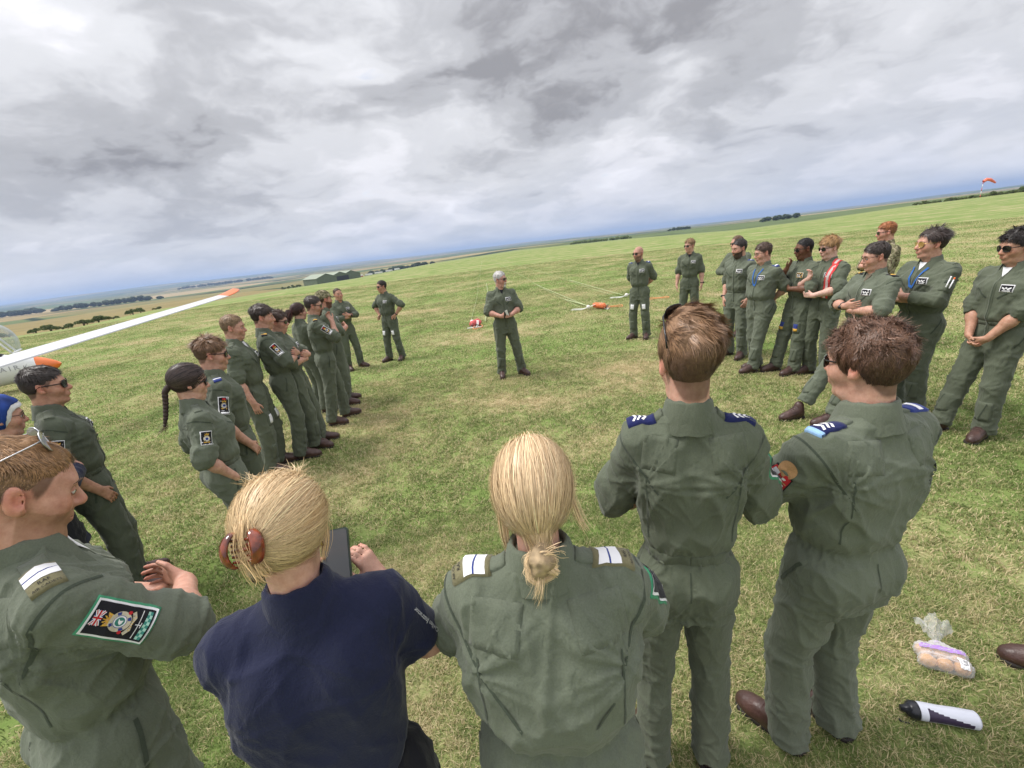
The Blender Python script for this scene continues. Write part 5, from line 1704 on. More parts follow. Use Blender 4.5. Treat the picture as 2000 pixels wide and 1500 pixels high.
def sleeve_words(c):
    A = c['ar'][1]; u = unit(A['el'] - A['sh']); g = np.array((.80, -.55, .35)); out = unit(g - u * (g @ u))
    D = Decal(c['bvh'], A['sh'] + u * .11 + out * .07, out, -u)
    D.text('Civilian Instructor', .0, .0, .0165, 'white_print', .0035, math.pi / 2, 1.0); D.build('sleeve_lettering', c['root'])
    # the claw clip
    tf = c['tf']; cl = np.array((-.026, -.142, .004))
    b = MB()
    for s in (-1, 1):
        pts = []
        for i in range(9):
            a = math.pi * i / 8; pts.append(tuple(tf(cl + np.array((s * (.014 + .020 * math.sin(a)), -.004 - .014 * math.sin(a), .036 * math.cos(a))))))
        b.tube(pts, [.005, .010, .0125, .0135, .0135, .013, .0125, .009, .005], 8, flat=.45)
        for q in range(5):
            z = -.022 + q * .011; b.tube([tuple(tf(cl + np.array((s * .022, -.010, z)))), tuple(tf(cl + np.array((s * .006, -.006, z - .003)))), tuple(tf(cl + np.array((-s * .008, .004, z - .004))))], [.0032, .003, .0018], 6)
    b.tube([tuple(tf(cl + np.array((-.016, -.008, 0)))), tuple(tf(cl + np.array((.016, -.008, 0))))], .005, 8)
    b.build('hair_clip', MT['tortoise'], c['root'])
    b = MB(); e = tf((.082, -.008, -.040)); b.tube([tuple(e + np.array((.0, .011 * math.cos(a), .011 * math.sin(a)))) for a in np.linspace(0, 6.4, 16)], .0014, 5); b.build('earring', MT['goldmetal'], c['root'])
    A = c['ar'][1]; w = unit(A['W'] - A['el']); a1 = unit(np.cross(w, (.3, .2, 1))); a2 = np.cross(w, a1); c0 = A['W'] - w * .03
    b = MB(); b.tube([tuple(c0 + (a1 * math.cos(q) + a2 * math.sin(q)) * .034) for q in np.linspace(0, 6.5, 20)], .003, 6, caps=False); b.build('bracelet', MT['goldmetal'], c['root'])


def black_lanyard(c):
    D = Decal(c['bvh'], c['front'](0, 1.36), (0, 1, .25), (0, 0, 1))
    D.line(-.070, .10, -.012, -.10, .012, 'blackcloth', .009, 8); D.line(.070, .10, .012, -.10, .012, 'blackcloth', .009, 8); D.line(-.01, -.10, .014, -.16, .022, 'blackcloth', .010, 4); D.build('lanyard', c['root'])


SH = short_hair
G1, G2, G3 = 'people standing along the left side', 'people standing along the right side', 'people in the foreground seen from behind'
ctxs = {}


def add(key, *a, **k):
    ctxs[key] = person(*a, **k)


add('navy', 'blonde person in navy polo shirt with tortoiseshell claw clip, looking down at a phone', -.545, .815, -16, S=1.73, wf=.98, hs=.96, lean=(0, .10), sex='f', res='near', build=1.06, suit='navy', garment=('polo_shirt', 'blackcloth'),
    arms=('phone', 'phone'), head=(8, 22, 0), hair=blonde_clip, skin=PALE, sleeve='polo', patch=False, seed=11, group=G3, extras=sleeve_words,
    armmod={0: dict(w=(-.045, .18, 1.325), f=(.30, .25, .92), t=(.75, -.55, .2), p=(.55, -.2, -1)), 1: dict(w=(.155, .18, 1.33), f=(-.40, .25, .88), t=(-.75, -.55, .3), curl=.5, p=(.50, -.15, -1))})
add('blonde', 'blonde person with a low knotted bun and white striped rank slides, seen from behind', .02, .825, 4, hs=.94, lean=(0, .05), S=1.75, sex='f', res='near', build=1.08, suit='green2', puff=.075,
    arms=('fold_under', 'fold_over'), head=(4, 4, 0), hair=blonde_knot, skin=PALE, patch=False, slides={-1: 'officer', 1: 'officer'}, seed=12, group=G3, extras=edge_badge(1))
add('back', 'tall brown haired person seen from behind with sunglasses pushed up on the head', .535, 1.21, 14, S=1.90, wf=.80, hs=1.12, res='near', arms=('front', 'front'), head=(-8, 6, 0), seed=13,
    hair=SH((.30, .175, .098), top=.032, ltop=.046, n=17000, res='near', seed=2, lift=.17, clump=.42, wind=(.55, -.25, 0), sweep=(0, .008), under=(.095, .055, .034), crown=(-.03, .04, .11), width=.0016, lside=.022, side=.010, back=.017, fade=-.025, nape=-.108),
    skin=PALE, slides={-1: 'sgt', 1: 'sgt'}, glasses=('wayfarer', 'lens', 'frame', (0, -.052, .063), .62), group=G3, patch=False, extras=edge_badge(1), feet=((-.14, -.02, -14), (.13, .03, 12)))
add('curly', 'person with wavy dark brown hair seen from behind, red badge on the left sleeve', 1.10, 1.22, -12, S=1.81, wf=.93, hs=1.02, res='near', build=1.1, arms=('fold_over', 'fold_under'), head=(-12, 4, 0), seed=14, suit='green2',
    hair=SH((.150, .078, .048), top=.028, ltop=.038, n=16000, res='near', seed=6, lift=.07, clump=.65, curl=.0042, side=.016, back=.024, lside=.028, width=.0017, nape=-.100, under=(.062, .032, .021), crown=(0, .03, .12), sweep=(.004, 0), front=.062, fade=-.03),
    skin=PALE, slides={-1: 'sgt_blue', 1: 'white'}, glasses=('slim', 'lens', 'frame'), group=G3, patch=False, extras=red_badge, sleeve='mid', feet=((-.13, .05, -22), (.115, .03, -14)))
add('ginger', 'short haired ginger person in the left corner with a large embroidered sleeve badge', -1.30, .985, 34, S=1.835, wf=.97, hs=1.14, res='near', build=1.12, arms=('fold_under', 'fold_over'), head=(0, 26, 0), seed=15, lean=(0, .04), suit='green2', chub=.2, nose=1.1,
    hair=SH((.30, .165, .075), top=.014, ltop=.020, n=14000, res='near', seed=9, side=.0062, back=.007, lside=.008, width=.0015, lift=.16, clump=.3, under=(.12, .075, .050), fringe=.8, front=.064, recede=.010, scalp=.85, fade=.03),
    skin=(.55, .32, .24), beard=((.27, .15, .08), .5, 'full', .0), glasses=('aviator', 'lens_grey', 'metal', (0, -.050, .060), .62), group=G3, slides={-1: 'officer', 1: 'officer'}, extras=ginger_badge, tee='white_cloth', patch=False,
    armmod={1: dict(w=(.00, .27, 1.17), p=(1, .35, -.75)), 0: dict(w=(.085, .225, 1.13), p=(1, .1, -1.3), f=(-1, -.75, -.05))})
# left side, near to far
add('scarf', 'person in blue and white headscarf with spectacles and navy sweater, left edge', -2.95, 2.34, 36, S=1.67, sex='f', res='mid', suit='navy', garment=('sweater', 'blackcloth'), sleeve='long', arms=('fold_under', 'fold_over'), hair=headscarf,
    skin=FAIR, glasses=('wire', None, 'frame'), patch=False, seed=21, group=G1, head=(0, 12, 0))
add('dark', 'dark haired person with faded sides and black sunglasses, black lanyard at the collar', -2.98, 2.67, 46, S=1.76, arms=('pocket', 'pocket'), head=(8, 4, 0), seed=22, suit='green3',
    hair=SH((.035, .025, .02), top=.028, ltop=.032, res='mid', seed=4, side=.0065, back=.007, lside=.008, under=(.040, .028, .023), fade=.03, fringe=.8), skin=(.50, .29, .205), glasses=('wayfarer', 'lens', 'frame'), badge={1: 'crest'}, group=G1, extras=black_lanyard)
add('braid', 'person with a long dark plait, sunglasses and both hands in pockets', -2.11, 2.71, 46, S=1.66, sex='f', build=1.16, arms=('pocket', 'pocket'), head=(4, 14, 0), seed=23, suit='green2', chub=.5,
    hair=tied_hair((.050, .032, .027), [(0, -.112, -.020), (-.004, -.135, -.06), (-.004, -.135, -.14), (-.0, -.14, -.22), (.0, -.15, -.29)], None, True, warm=(.10, .05, .03)), skin=PALE, glasses=('wayfarer', 'lens', 'frame'), badge={1: 'crest'}, group=G1, tee='blackcloth', lean=(0, -.03))
add('wavy', 'person with wavy light brown hair and sunglasses, white rank slide on the shoulder', -2.25, 3.20, 50, S=1.75, arms=('side', 'pocket'), head=(8, 11, 0), build=.93, seed=24,
    hair=SH((.21, .115, .060), top=.036, ltop=.050, res='mid', seed=7, lift=.25, clump=.5, wind=(0, -.4, 0), side=.006, under=(.10, .058, .035), fringe=.4), skin=FAIR, glasses=('wayfarer', 'lens', 'frame'), badge={1: 'tall'}, slides={1: 'white'}, group=G1, tee='white_cloth')
add('fair', 'young person with cropped fair hair and white notepads on both thighs', -2.81, 4.44, 76, S=1.80, arms=('behind', 'side'), head=(-4, 10, 0), build=.92, seed=25,
    hair=SH((.26, .165, .09), top=.020, ltop=.022, res='mid', seed=3, side=.0065, back=.007, lside=.010, fringe=1.0, under=(.16, .10, .06)), skin=FAIR, knees=True, patch='wings', group=G1, tee='white_cloth', lean=(0, -.02))
add('tall', 'tall dark haired person with folded arms, black wristwatch and gold rank slide', -2.66, 4.76, 62, S=1.84, arms=('fold_over', 'fold_under'), head=(4, 9, 0), build=.98, seed=26, suit='green3',
    hair=SH((.05, .032, .024), top=.036, ltop=.040, res='mid', seed=5, fringe=.9, side=.008, under=(.03, .02, .016)), skin=FAIR, badge={1: 'tall'}, slides={1: 'gold'}, group=G1, watch=1, patch='wings', lean=(0, -.03), feet=((-.10, .10, -5), (.14, .0, 22)))
add('btall', 'curly haired person in sunglasses half hidden behind the tallest one on the left', -2.63, 4.99, 80, S=1.74, arms=('fold_over', 'fold_under'), head=(0, 10, 0), build=.92, seed=27,
    hair=SH((.085, .05, .035), top=.034, ltop=.040, res='mid', seed=8, curl=.004, lift=.3, clump=.7, side=.008), skin=FAIR, glasses=('slim', 'lens', 'frame'), group=G1, lean=(0, -.03), feet=((-.10, .12, -10), (.13, .10, 15)))
add('pony', 'person with a dark auburn ponytail, turned away behind the bearded one', -3.00, 6.35, 40, S=1.70, sex='f', res='far', arms=('fold_over', 'fold_under'), head=(6, 8, 0), seed=28,
    hair=tied_hair((.050, .022, .018), [(0, -.11, .005), (-.0, -.150, -.015), (0, -.170, -.075), (0, -.165, -.14)], [.022, .048, .050, .022], res='far', warm=(.085, .028, .022)), skin=PALE, badge={1: 'tall'}, group=G1)
add('goat', 'person with one hand raised to a goateed chin, yellow shoulder slide', -2.53, 5.80, 64, S=1.81, res='mid', arms=('fold_under', 'chin'), head=(6, 10, 0), build=1.05, seed=29,
    hair=SH((.050, .036, .029), top=.022, ltop=.024, res='mid', seed=4, side=.005, back=.005, lside=.009, fringe=.8, recede=.012), skin=(.46, .275, .20), beard=((.06, .04, .03), .8, 'goatee', .004), glasses=('slim', 'lens', 'frame'), badge={1: 'tall'}, slides={1: 'gold'}, group=G1,
    patch='wings', feet=((-.10, .12, -10), (.13, -.10, 24)), watch=0)
add('cap', 'bearded person in a camouflage cap looking away to the right', -2.69, 6.58, 70, S=1.82, res='far', arms=('fold_under', 'fold_over'), head=(-22, 4, 0), build=1.12, seed=30,
    hair=SH((.10, .055, .035), top=.014, ltop=.016, res='far', side=.006), skin=(.50, .27, .20), beard=((.13, .06, .04), .85, 'full', .006), group=G1, extras=camo_cap)
add('smile', 'smiling person with cropped hair, long sleeves and folded arms at the far left', -3.32, 8.87, 128, S=1.72, res='far', arms=('fold_over', 'fold_under'), head=(6, 0, 0), seed=31, sleeve='long',
    hair=SH((.10, .065, .045), top=.012, ltop=.014, res='far', side=.003, back=.003, lside=.005, recede=.014), skin=(.50, .29, .21), group=G1, feet=((-.17, .05, -22), (.12, -.02, 16)), watch=0)
add('hips', 'person with hands on hips and sunglasses standing apart at centre left', -2.51, 9.25, 206, S=1.75, res='far', arms=('hips', 'hips'), head=(28, 2, 0), seed=32, suit='green3',
    hair=SH((.032, .024, .020), top=.020, ltop=.022, res='far', side=.006, lside=.010), skin=(.48, .28, .20), glasses=('wayfarer', 'lens', 'frame'), group=G1, knees='white', patch='wings', feet=((-.15, .00, -20), (.16, .10, 12)), watch=0)
add('centre', 'grey haired person in sunglasses addressing the circle, holding a small dark notebook', .01, 6.98, 170, S=1.77, res='mid', build=1.08, arms=('front', 'front'), head=(-52, 2, 0), seed=33, suit='green', belly=.03,
    hair=SH((.62, .60, .58), top=.022, ltop=.026, res='mid', seed=4, side=.007, back=.008, lside=.012, under=(.50, .48, .46), fringe=.7), skin=(.52, .30, .235), beard=((.55, .52, .49), .45, 'goatee', .002), glasses=('slim', 'lens', 'frame'), group='people gathered in flight suits',
    patch='wings', tee='blackcloth', feet=((-.22, .02, -32), (.15, -.02, 8)))
# right side
add('bald', 'bald bearded person in sunglasses with hands behind the back and white thigh notepads', 2.78, 8.56, 214, S=1.84, res='mid', arms=('behind', 'behind'), head=(28, 4, 0), seed=41,
    hair=bald_hair(), skin=(.52, .30, .225), beard=((.22, .13, .09), .5, 'full', .002), glasses=('slim', 'lens', 'frame'), group=G2, knees=True, patch='wings', slides={-1: 'white', 1: 'white'}, tee='blackcloth', feet=((-.13, .02, -10), (.13, .05, 28)))
add('young', 'slim fair haired person in sunglasses with arms down, black wristwatch', 4.04, 9.11, 212, S=1.84, res='far', build=.94, arms=('side', 'side'), head=(34, 2, 0), seed=42,
    hair=SH((.33, .20, .105), top=.034, ltop=.040, res='far', seed=4, lift=.25, fringe=.5, side=.006), skin=PALE, glasses=('slim', 'lens', 'frame'), group=G2, patch='wings', tee='blackcloth', watch=0)
add('behind', 'person in sunglasses almost hidden behind the dark bearded one on the right', 4.43, 8.00, 244, S=1.84, res='far', arms=('fold_over', 'fold_under'), head=(24, 6, 0), seed=43,
    hair=SH((.16, .095, .06), top=.014, ltop=.018, res='far', side=.005, recede=.012), skin=FAIR, glasses=('slim', 'lens', 'frame'), group=G2, sleeve='long')
add('beard', 'dark haired bearded person with hands in pockets beside the one in a blue neck lanyard', 3.67, 6.56, 242, S=1.84, res='mid', arms=('pocket', 'pocket'), head=(22, 8, 0), seed=44, suit='green2',
    hair=SH((.035, .026, .022), top=.022, ltop=.024, res='mid', side=.006, recede=.016, lside=.010), skin=(.50, .30, .225), beard=((.07, .045, .033), .65, 'full', .002), group=G2, patch='wings', slides={-1: 'white'}, watch=1)
add('specs', 'person in spectacles and a blue neck lanyard leaning with hands behind the back', 3.60, 5.84, 252, S=1.79, res='mid', build=1.10, arms=('behind', 'behind'), head=(26, 11, 0), seed=45, suit='green2', chub=.3, belly=.03,
    hair=SH((.085, .052, .036), top=.024, ltop=.028, res='mid', seed=5, side=.007, fringe=.6), skin=PALE, glasses=('wire', None, 'frame'), group=G2, extras=front_lanyard(), patch='wings', feet=((-.06, .17, 10), (.05, -.02, 20)), slides={-1: 'white'})
add('black', 'dark skinned person with a hand to the chin and a gold edged name patch', 3.99, 5.60, 262, S=1.80, res='mid', arms=('fold_under', 'chin'), head=(18, 8, 0), seed=46,
    hair=SH((.012, .010, .010), top=.010, ltop=.010, res='mid', side=.003, back=.003, lside=.004, curl=.002), skin=DARK, glasses=('slim', 'lens', 'frame'), group=G2, patch='gold', knees='flag', feet=((-.12, .14, -6), (.13, .22, 6)))
add('sash', 'pale blond person wearing a red reflective sash over one shoulder', 4.11, 5.32, 250, S=1.80, res='mid', arms=('lowfold', 'chest'), head=(22, 8, 0), build=.9, seed=47,
    hair=SH((.45, .26, .115), top=.036, ltop=.050, res='mid', seed=6, fringe=1.0, side=.008, lside=.020, lift=.15), skin=(.62, .42, .35), glasses=('slim', 'lens', 'frame'), group=G2, extras=red_sash, patch='wings')
add('gl', 'dark haired person in thin spectacles leaning back with folded arms and gold shoulder slide', 3.59, 4.05, 268, S=1.78, res='mid', build=1.06, arms=('fold_under', 'fold_over'), head=(20, 10, 0), seed=48, suit='green2',
    hair=SH((.045, .032, .027), top=.024, ltop=.026, res='mid', seed=4, side=.006, fringe=.7, lside=.010), skin=FAIR, glasses=('wire', None, 'frame'), group=G2, patch='wings', slides={-1: 'gold', 1: 'gold'}, tee='brown_tee', watch=1, feet=((-.13, .32, 4), (.12, .52, -6)), lean=(0, -.04), hip=(0, -.03))
add('redcamo', 'red haired person in a camouflage shirt standing behind the others', 5.66, 6.27, 284, S=1.84, res='far', arms=('fold_under', 'fold_over'), head=(16, 6, 0), seed=49, suit='camo',
    hair=SH((.36, .130, .045), top=.026, ltop=.032, res='mid', side=.0065, back=.007, lside=.008, fade=.035, fringe=.5, under=(.20, .095, .05)), skin=(.60, .35, .27), glasses=('slim', 'lens', 'frame'), beard=((.40, .18, .10), .35, 'full', .0), group=G2, patch=False, zipped=False)
add('avi', 'person in amber aviator glasses with swept dark hair and pens in the sleeve pocket', 4.11, 4.05, 268, S=1.84, res='mid', build=1.14, arms=('fold_over', 'fold_under'), head=(18, 1, 0), seed=50, sleeve='long',
    hair=SH((.050, .034, .029), top=.030, ltop=.060, res='mid', seed=5, side=.010, back=.020, lside=.026, wind=(0, -1.2, 0), recede=.010, lift=.15, under=(.035, .022, .019)), skin=(.56, .335, .25), glasses=('aviator', 'lens_amber', 'goldmetal'), group=G2, extras=aviator_extras, patch='wings', tee='white_cloth', nose=1.15)
add('farR', 'curly dark haired person in sunglasses with clasped hands at the right edge', 4.23, 3.45, 268, S=1.80, res='mid', build=1.08, arms=('clasp', 'clasp'), head=(14, 8, 0), seed=51,
    hair=SH((.022, .016, .014), top=.036, ltop=.045, res='mid', seed=7, curl=.0045, lift=.35, clump=.8, side=.012), skin=(.48, .285, .20), glasses=('wayfarer', 'lens', 'frame'), group=G2, patch='wings', tee='white_cloth', feet=((-.13, .10, -25), (.13, .24, 6)))
# two more of the circle, of whom only the boots reach into the picture
add('edge1', 'person just outside the right edge with one brown boot showing beyond the clasped hands', 4.08, 2.50, 270, S=1.80, res='far', arms=('fold_under', 'fold_over'), hair=SH((.10, .06, .04), res='far'), seed=52, group=G2, feet=((-.10, .22, -5), (.13, .05, 10)))
add('edge2', 'person just outside the right edge whose brown boots show beside the bread bag', 2.34, 1.20, 285, S=1.80, res='far', arms=('fold_under', 'fold_over'), hair=SH((.10, .06, .04), res='far'), seed=53, group=G2, feet=((-.25, .155, -10), (.10, .09, 12)), hip=(-.04, .03))
# ------------------------------------------------------------------ gliders
GEL = plain('white gelcoat', (.74, .75, .75), .25, .03, coat=.5)
GORANGE = plain('orange paint', (.78, .17, .02), .3, .06, coat=.4)
GRED = plain('red stripe paint', (.50, .03, .02), .35, .05)
GGREY = plain('grey lettering paint', (.30, .31, .33), .5, .05)
GDARK = plain('dark cockpit lining', (.03, .03, .035), .6, .2)


def clear_mat(name, tint, mixf, rough=.06):
    m, nt, b = new_mat(name)
    b.inputs['Base Color'].default_value = (*tint, 1); b.inputs['Roughness'].default_value = rough; b.inputs['Specular IOR Level'].default_value = .6
    t = mnode(nt, 'ShaderNodeBsdfTransparent', {'Color': (.95, .96, .96, 1)})
    fz = mnode(nt, 'ShaderNodeLayerWeight', {'Blend': .35})
    mu = mnode(nt, 'ShaderNodeMath', {0: fz.outputs['Facing'], 1: .75, 2: mixf}, operation='MULTIPLY_ADD')
    mx = mnode(nt, 'ShaderNodeMixShader', {0: mu.outputs[0], 1: t.outputs[0], 2: b.outputs[0]})
    nt.links.new(mx.outputs[0], nt.nodes['Material Output'].inputs[0])
    return m


CANOPY = clear_mat('canopy perspex', (.55, .60, .62), .22)


def fuselage(parent, y1=3.0, y0=-5.0, noselen=.42):
    st = [(3.0, .02, .02, .48), (2.93, .10, .10, .48), (2.75, .20, .21, .49), (2.5, .27, .30, .52), (2.1, .32, .39, .57), (1.5, .345, .45, .62), (.7, .33, .45, .66), (0, .28, .40, .70), (-1, .20, .30, .74), (-2.5, .135, .19, .79), (-5.0, .085, .11, .86)]
    st = [s for s in st if s[0] >= y0]; A = np.array(st); ys = np.concatenate([np.linspace(3.0, 2.5, 9), np.linspace(2.3, y0, 24)])
    v = []; f = []; m = []; n = 24
    for y in ys:
        a, b, c = (np.interp(-y, -A[:, 0], A[:, q]) for q in (1, 2, 3))
        for j in range(n):
            t = 2 * math.pi * j / n; v.append((a * math.sin(t), y, c + b * math.cos(t)))
    for i in range(len(ys) - 1):
        for j in range(n):
            a0 = i * n + j; b0 = i * n + (j + 1) % n; f.append((a0, b0, b0 + n, a0 + n)); m.append(1 if ys[i] > 3.0 - noselen else 0)
    f.append(tuple(range(n))); m.append(1)
    o = link_mesh('fuselage', v, f, None, parent, mats=[GEL, GORANGE], midx=m)
    return o, A


def wing(parent, side, root, span, dih, c0=.95, c1=.42, name='wing'):
    prof = [(0, 0), (.03, .045), (.12, .085), (.30, .105), (.55, .075), (.80, .032), (1.0, .002), (.80, -.012), (.5, -.035), (.25, -.045), (.08, -.032), (.015, -.015)]
    v = []; f = []; m = []; ss = np.concatenate([np.linspace(0, .9, 10), [.93, .96, .98, .992, 1.0]]); n = len(prof)
    for s in ss:
        c = c0 + (c1 - c0) * s
        if s > .95: c *= math.sqrt(max(.03, 1 - ((s - .95) / .05) ** 2)) * .92 + .08
        x = side * s * span; z = root[2] + dih * s * span + (.10 * max(0, (s - .88) / .12) ** 2)
        for (u, w) in prof: v.append((root[0] + x, root[1] + c0 * .32 - u * c + (c0 - c) * .0 - .10 * s, z + w * c * 1.25))
    for i in range(len(ss) - 1):
        for j in range(n):
            a0 = i * n + j; b0 = i * n + (j + 1) % n; f.append((a0, b0, b0 + n, a0 + n) if side > 0 else (a0, a0 + n, b0 + n, b0)); m.append(1 if ss[i] >= .895 else 0)
    f.append(tuple(range((len(ss) - 1) * n, len(ss) * n))); m.append(1)
    return link_mesh(name, v, f, None, parent, mats=[GEL, GORANGE], midx=m)


def bubble(parent, y0, y1, w, h, zb, M):
    b = MB(); n, k = 12, 10; v = []; f = []
    for i in range(k + 1):
        y = y0 + (y1 - y0) * i / k; e = math.sin(math.pi * (.06 + .88 * i / k)) ** .55
        for j in range(n + 1):
            t = math.pi * j / n - math.pi / 2; v.append(tuple(M @ Vector((w * math.sin(t), y, zb + h * e * max(0, math.cos(t)) ** .8))))
    for i in range(k):
        for j in range(n): f.append((i * (n + 1) + j, i * (n + 1) + j + 1, (i + 1) * (n + 1) + j + 1, (i + 1) * (n + 1) + j))
    o = link_mesh('canopy', v, f, CANOPY, parent)
    r = MB()
    for i in (0, k): r.tube([v[i * (n + 1) + j] for j in range(n + 1)], .030, 6)
    for j in (0, n): r.tube([v[i * (n + 1) + j] for i in range(k + 1)], .024, 6)
    r.build('canopy_frame', GEL, o)
    return o


g = thing('glider', 'white glider with orange nose, red stripes and open canopy at the left edge', 'glider', (-14.6, 9.75, 0), math.radians(-50))
fo, fa = fuselage(g)
wing(g, -1, (0, .0, .80), 8.3, .05)
fn_ = MB(); fn_.add([(-.03, -4.3, .9), (.03, -4.3, .9), (.03, -5.1, .9), (-.03, -5.1, .9), (-.02, -4.75, 2.0), (.02, -4.75, 2.0), (.02, -5.2, 2.0), (-.02, -5.2, 2.0)], [(0, 1, 5, 4), (1, 2, 6, 5), (2, 3, 7, 6), (3, 0, 4, 7), (4, 5, 6, 7)]); fn_.build('fin', GEL, g)
w_ = MB(); w_.ball((0, .35, .17), .17, 14, 10, 0, (.4, 1, 1)); w_.build('wheel', MT['sole'], g)
cp = MB(); cp.tube([(0, 2.05, .93), (0, 1.7, 1.02), (0, .8, 1.08), (0, .45, 1.06)], [.16, .26, .27, .18], 14, flat=.32, upv=(0, 0, 1)); cp.build('cockpit', GDARK, g)
bubble(g, 1.35, 2.25, .27, .34, .0, Matrix.Translation((.05, 2.3, .92)) @ Matrix.Rotation(math.radians(-66), 4, 'X') @ Matrix.Translation((0, -2.3, 0)))
bubble(g, .35, 1.3, .30, .42, .0, Matrix.Translation((0, .35, 1.05)) @ Matrix.Rotation(math.radians(62), 4, 'X') @ Matrix.Translation((0, -.35, 0)))
b_ = BVHTree.FromPolygons([tuple(v.co) for v in fo.data.vertices], [tuple(p.vertices) for p in fo.data.polygons])
MT['gred'] = GRED; MT['ggrey'] = GGREY
D_ = Decal(b_, (.34, 1.2, .60), (1, 0, 0), (0, 0, 1)); D_.line(-1.2, .045, .62, .045, .030, 'gred', .006, 12); D_.line(-1.2, -.015, .62, -.015, .022, 'gred', .006, 12); D_.build('stripe', g)
D_ = Decal(b_, (.34, 2.0, .58), (1, 0, 0), (0, 0, 1)); D_.text('AIR', .10, .02, .17, 'ggrey', .006, 0, 1.5); D_.build('lettering', g)
# the second glider: its wing reaches into the picture, its fuselage stands left of the frame
g2w = thing('glider', 'long white glider wing with an orange tip crossing the left of the scene', 'glider', (-7.25, 3.25, 0), math.radians(90 + 3.3 - 1.2))
fuselage(g2w, 3.0, -1.6)
wd = wing(g2w, 1, (0, .0, 1.20), 9.45, .060, .64, .38)
w_ = MB(); w_.ball((0, .35, .17), .17, 14, 10, 0, (.4, 1, 1)); w_.build('wheel', MT['sole'], g2w)

# ------------------------------------------------------------------ winch cable ends lying on the field
CABLE = plain('pale green cable', (.42, .47, .24), .6)
STRAP = plain('white webbing', (.70, .70, .66), .8, .1)
HOSE = plain('orange hose', (.70, .27, .10), .5, .08)
STEEL = plain('dark steel', (.10, .10, .10), .5, .2)
BALLM = plain('white ball', (.72, .70, .66), .5, .05)


def pack(x, y, az, col, label, seed, gx=1.0):
    t = thing('winch_parachute', label, 'winch gear', (x, y, ground_z(x, y)), -math.radians(az), 'winch cable ends on the field')
    t.scale = (.74, .74, .74)
    rs = np.random.RandomState(seed)
    F = Field((-.30, -.35, .0), (.30, .35, .36), .014)
    F.cone((-.10 * gx, -.20, .14), (.08 * gx, .20, .16), .11, .10, .03); F.cone((.12 * gx, -.10, .12), (.16 * gx, .12, .14), .09, .08, .04)
    v, f = F.mesh(); n = vnormals(v, f); v = v + n * (ridge(pn(v * 13 + seed)) * .022)[:, None]
    link_mesh('bundle', v, f, plain('bundle cloth', col, .65, .2, 12), t)
    for q in range(4):
        b = MB(); x0 = rs.uniform(-.15, .15); b.tube([(x0, -.05, .24), (x0 + .02, -.16, .20), (x0 + rs.uniform(-.08, .08), -.26, .06), (x0 + rs.uniform(-.12, .12), -.40, .02)], .018, 6, flat=.4); b.build('strap', STRAP, t)
    for s in (-1, 1):
        b = MB(); b.tube([(s * .10, -.30, .02), (s * .14, -.32, .10), (s * .05, -.34, .16)], .016, 6); b.build('steel_leg', STEEL, t)
    b = MB(); b.tube([(-.30, -.38, .02), (.30, -.34, .02)], .022, 8); b.build('bar', STRAP, t)
    b = MB(); b.ball((-.16, .42, .13), .085, 16, 12); b.build('ball', BALLM, t)
    for q in range(3):
        b = MB(); b.tube([(-.06 + .05 * q, .15, .2), (-.05 + .05 * q, .30, .16), (-.14 + .02 * q, .42, .12), (-.2 + .15 * q, .7, .03), (-.1 + .12 * q, 1.2, .02)], .012, 5); b.build('line', STRAP, t)
    return t


def hose(x, y, az, label, L=1.0, w=.28):
    t = MB(); pts = []
    for i in range(25):
        a = 2 * math.pi * i / 24; pts.append((w * math.sin(a) * (1 + .1 * math.sin(2 * a)), L / 2 * math.cos(a), .035 + .012 * math.sin(3 * a)))
    t.tube(pts, .011, 8, caps=False); o = t.build('rope_loop', HOSE)
    o.location = (x, y, ground_z(x, y)); o.rotation_euler = (0, 0, -math.radians(az)); tag(o, label, 'rope loop', 'winch cable ends on the field')


def cable(x, y, az, L, label, rad=.0055, z=.035):
    b = MB(); pts = []
    for s in (np.concatenate([np.linspace(0, 20, 14), np.linspace(25, L, 30)]) if L > 30 else np.linspace(0, L, 14)):
        w = .05 * math.sin(s * .31 + x); px = x + s * math.sin(math.radians(az)) + w * math.cos(math.radians(az)); py = y + s * math.cos(math.radians(az))
        pts.append((px, py, ground_z(px, py) + z))
    b.tube(pts, [rad + .00018 * i for i in range(len(pts))], 5); o = b.build('winch_cable', CABLE); tag(o, label, 'cable', 'winch cables running down the field')


pack(-.86, 12.35, 2, (.55, .09, .09), 'red winch parachute bundle with white straps beside the grey haired speaker', 5)
pack(2.92, 12.75, -62, (.68, .17, .06), 'orange winch parachute bundle with white straps lying at centre right', 6)
pack(4.55, 14.3, -62, (.62, .16, .10), 'pale winch parachute bundle partly hidden behind the bald person', 7)
hose(-.78, 12.0, 10, 'small orange rope loop under the red winch bundle', .5, .12)
hose(3.32, 12.75, -75, 'orange rope loop stretched out beside the orange winch bundle', .6, .15)
hose(4.95, 13.3, -75, 'orange rope loop on the grass right of the bald person', .6, .12)
cable(-1.00, 13.0, -1.5, 420, 'pale cable running from the red bundle straight to the skyline')
cable(-.55, 12.7, -1.0, 14, 'pale green strop standing up beside the red bundle', .014, .06)
cable(2.40, 13.2, -2.9, 420, 'pale cable running from the orange bundle towards the skyline')
cable(2.68, 13.25, -4.6, 9, 'white strop lying beside the cable of the orange bundle', .012)
cable(4.0, 14.9, -3.2, 420, 'pale cable running from the bundle behind the bald person')
cable(4.3, 14.9, -4.6, 8, 'white strop lying next to the rearmost cable', .012)

cable(2.75, 12.9, -10, 2.6, 'pale green strop lying from the orange bundle up the field', .016, .05)
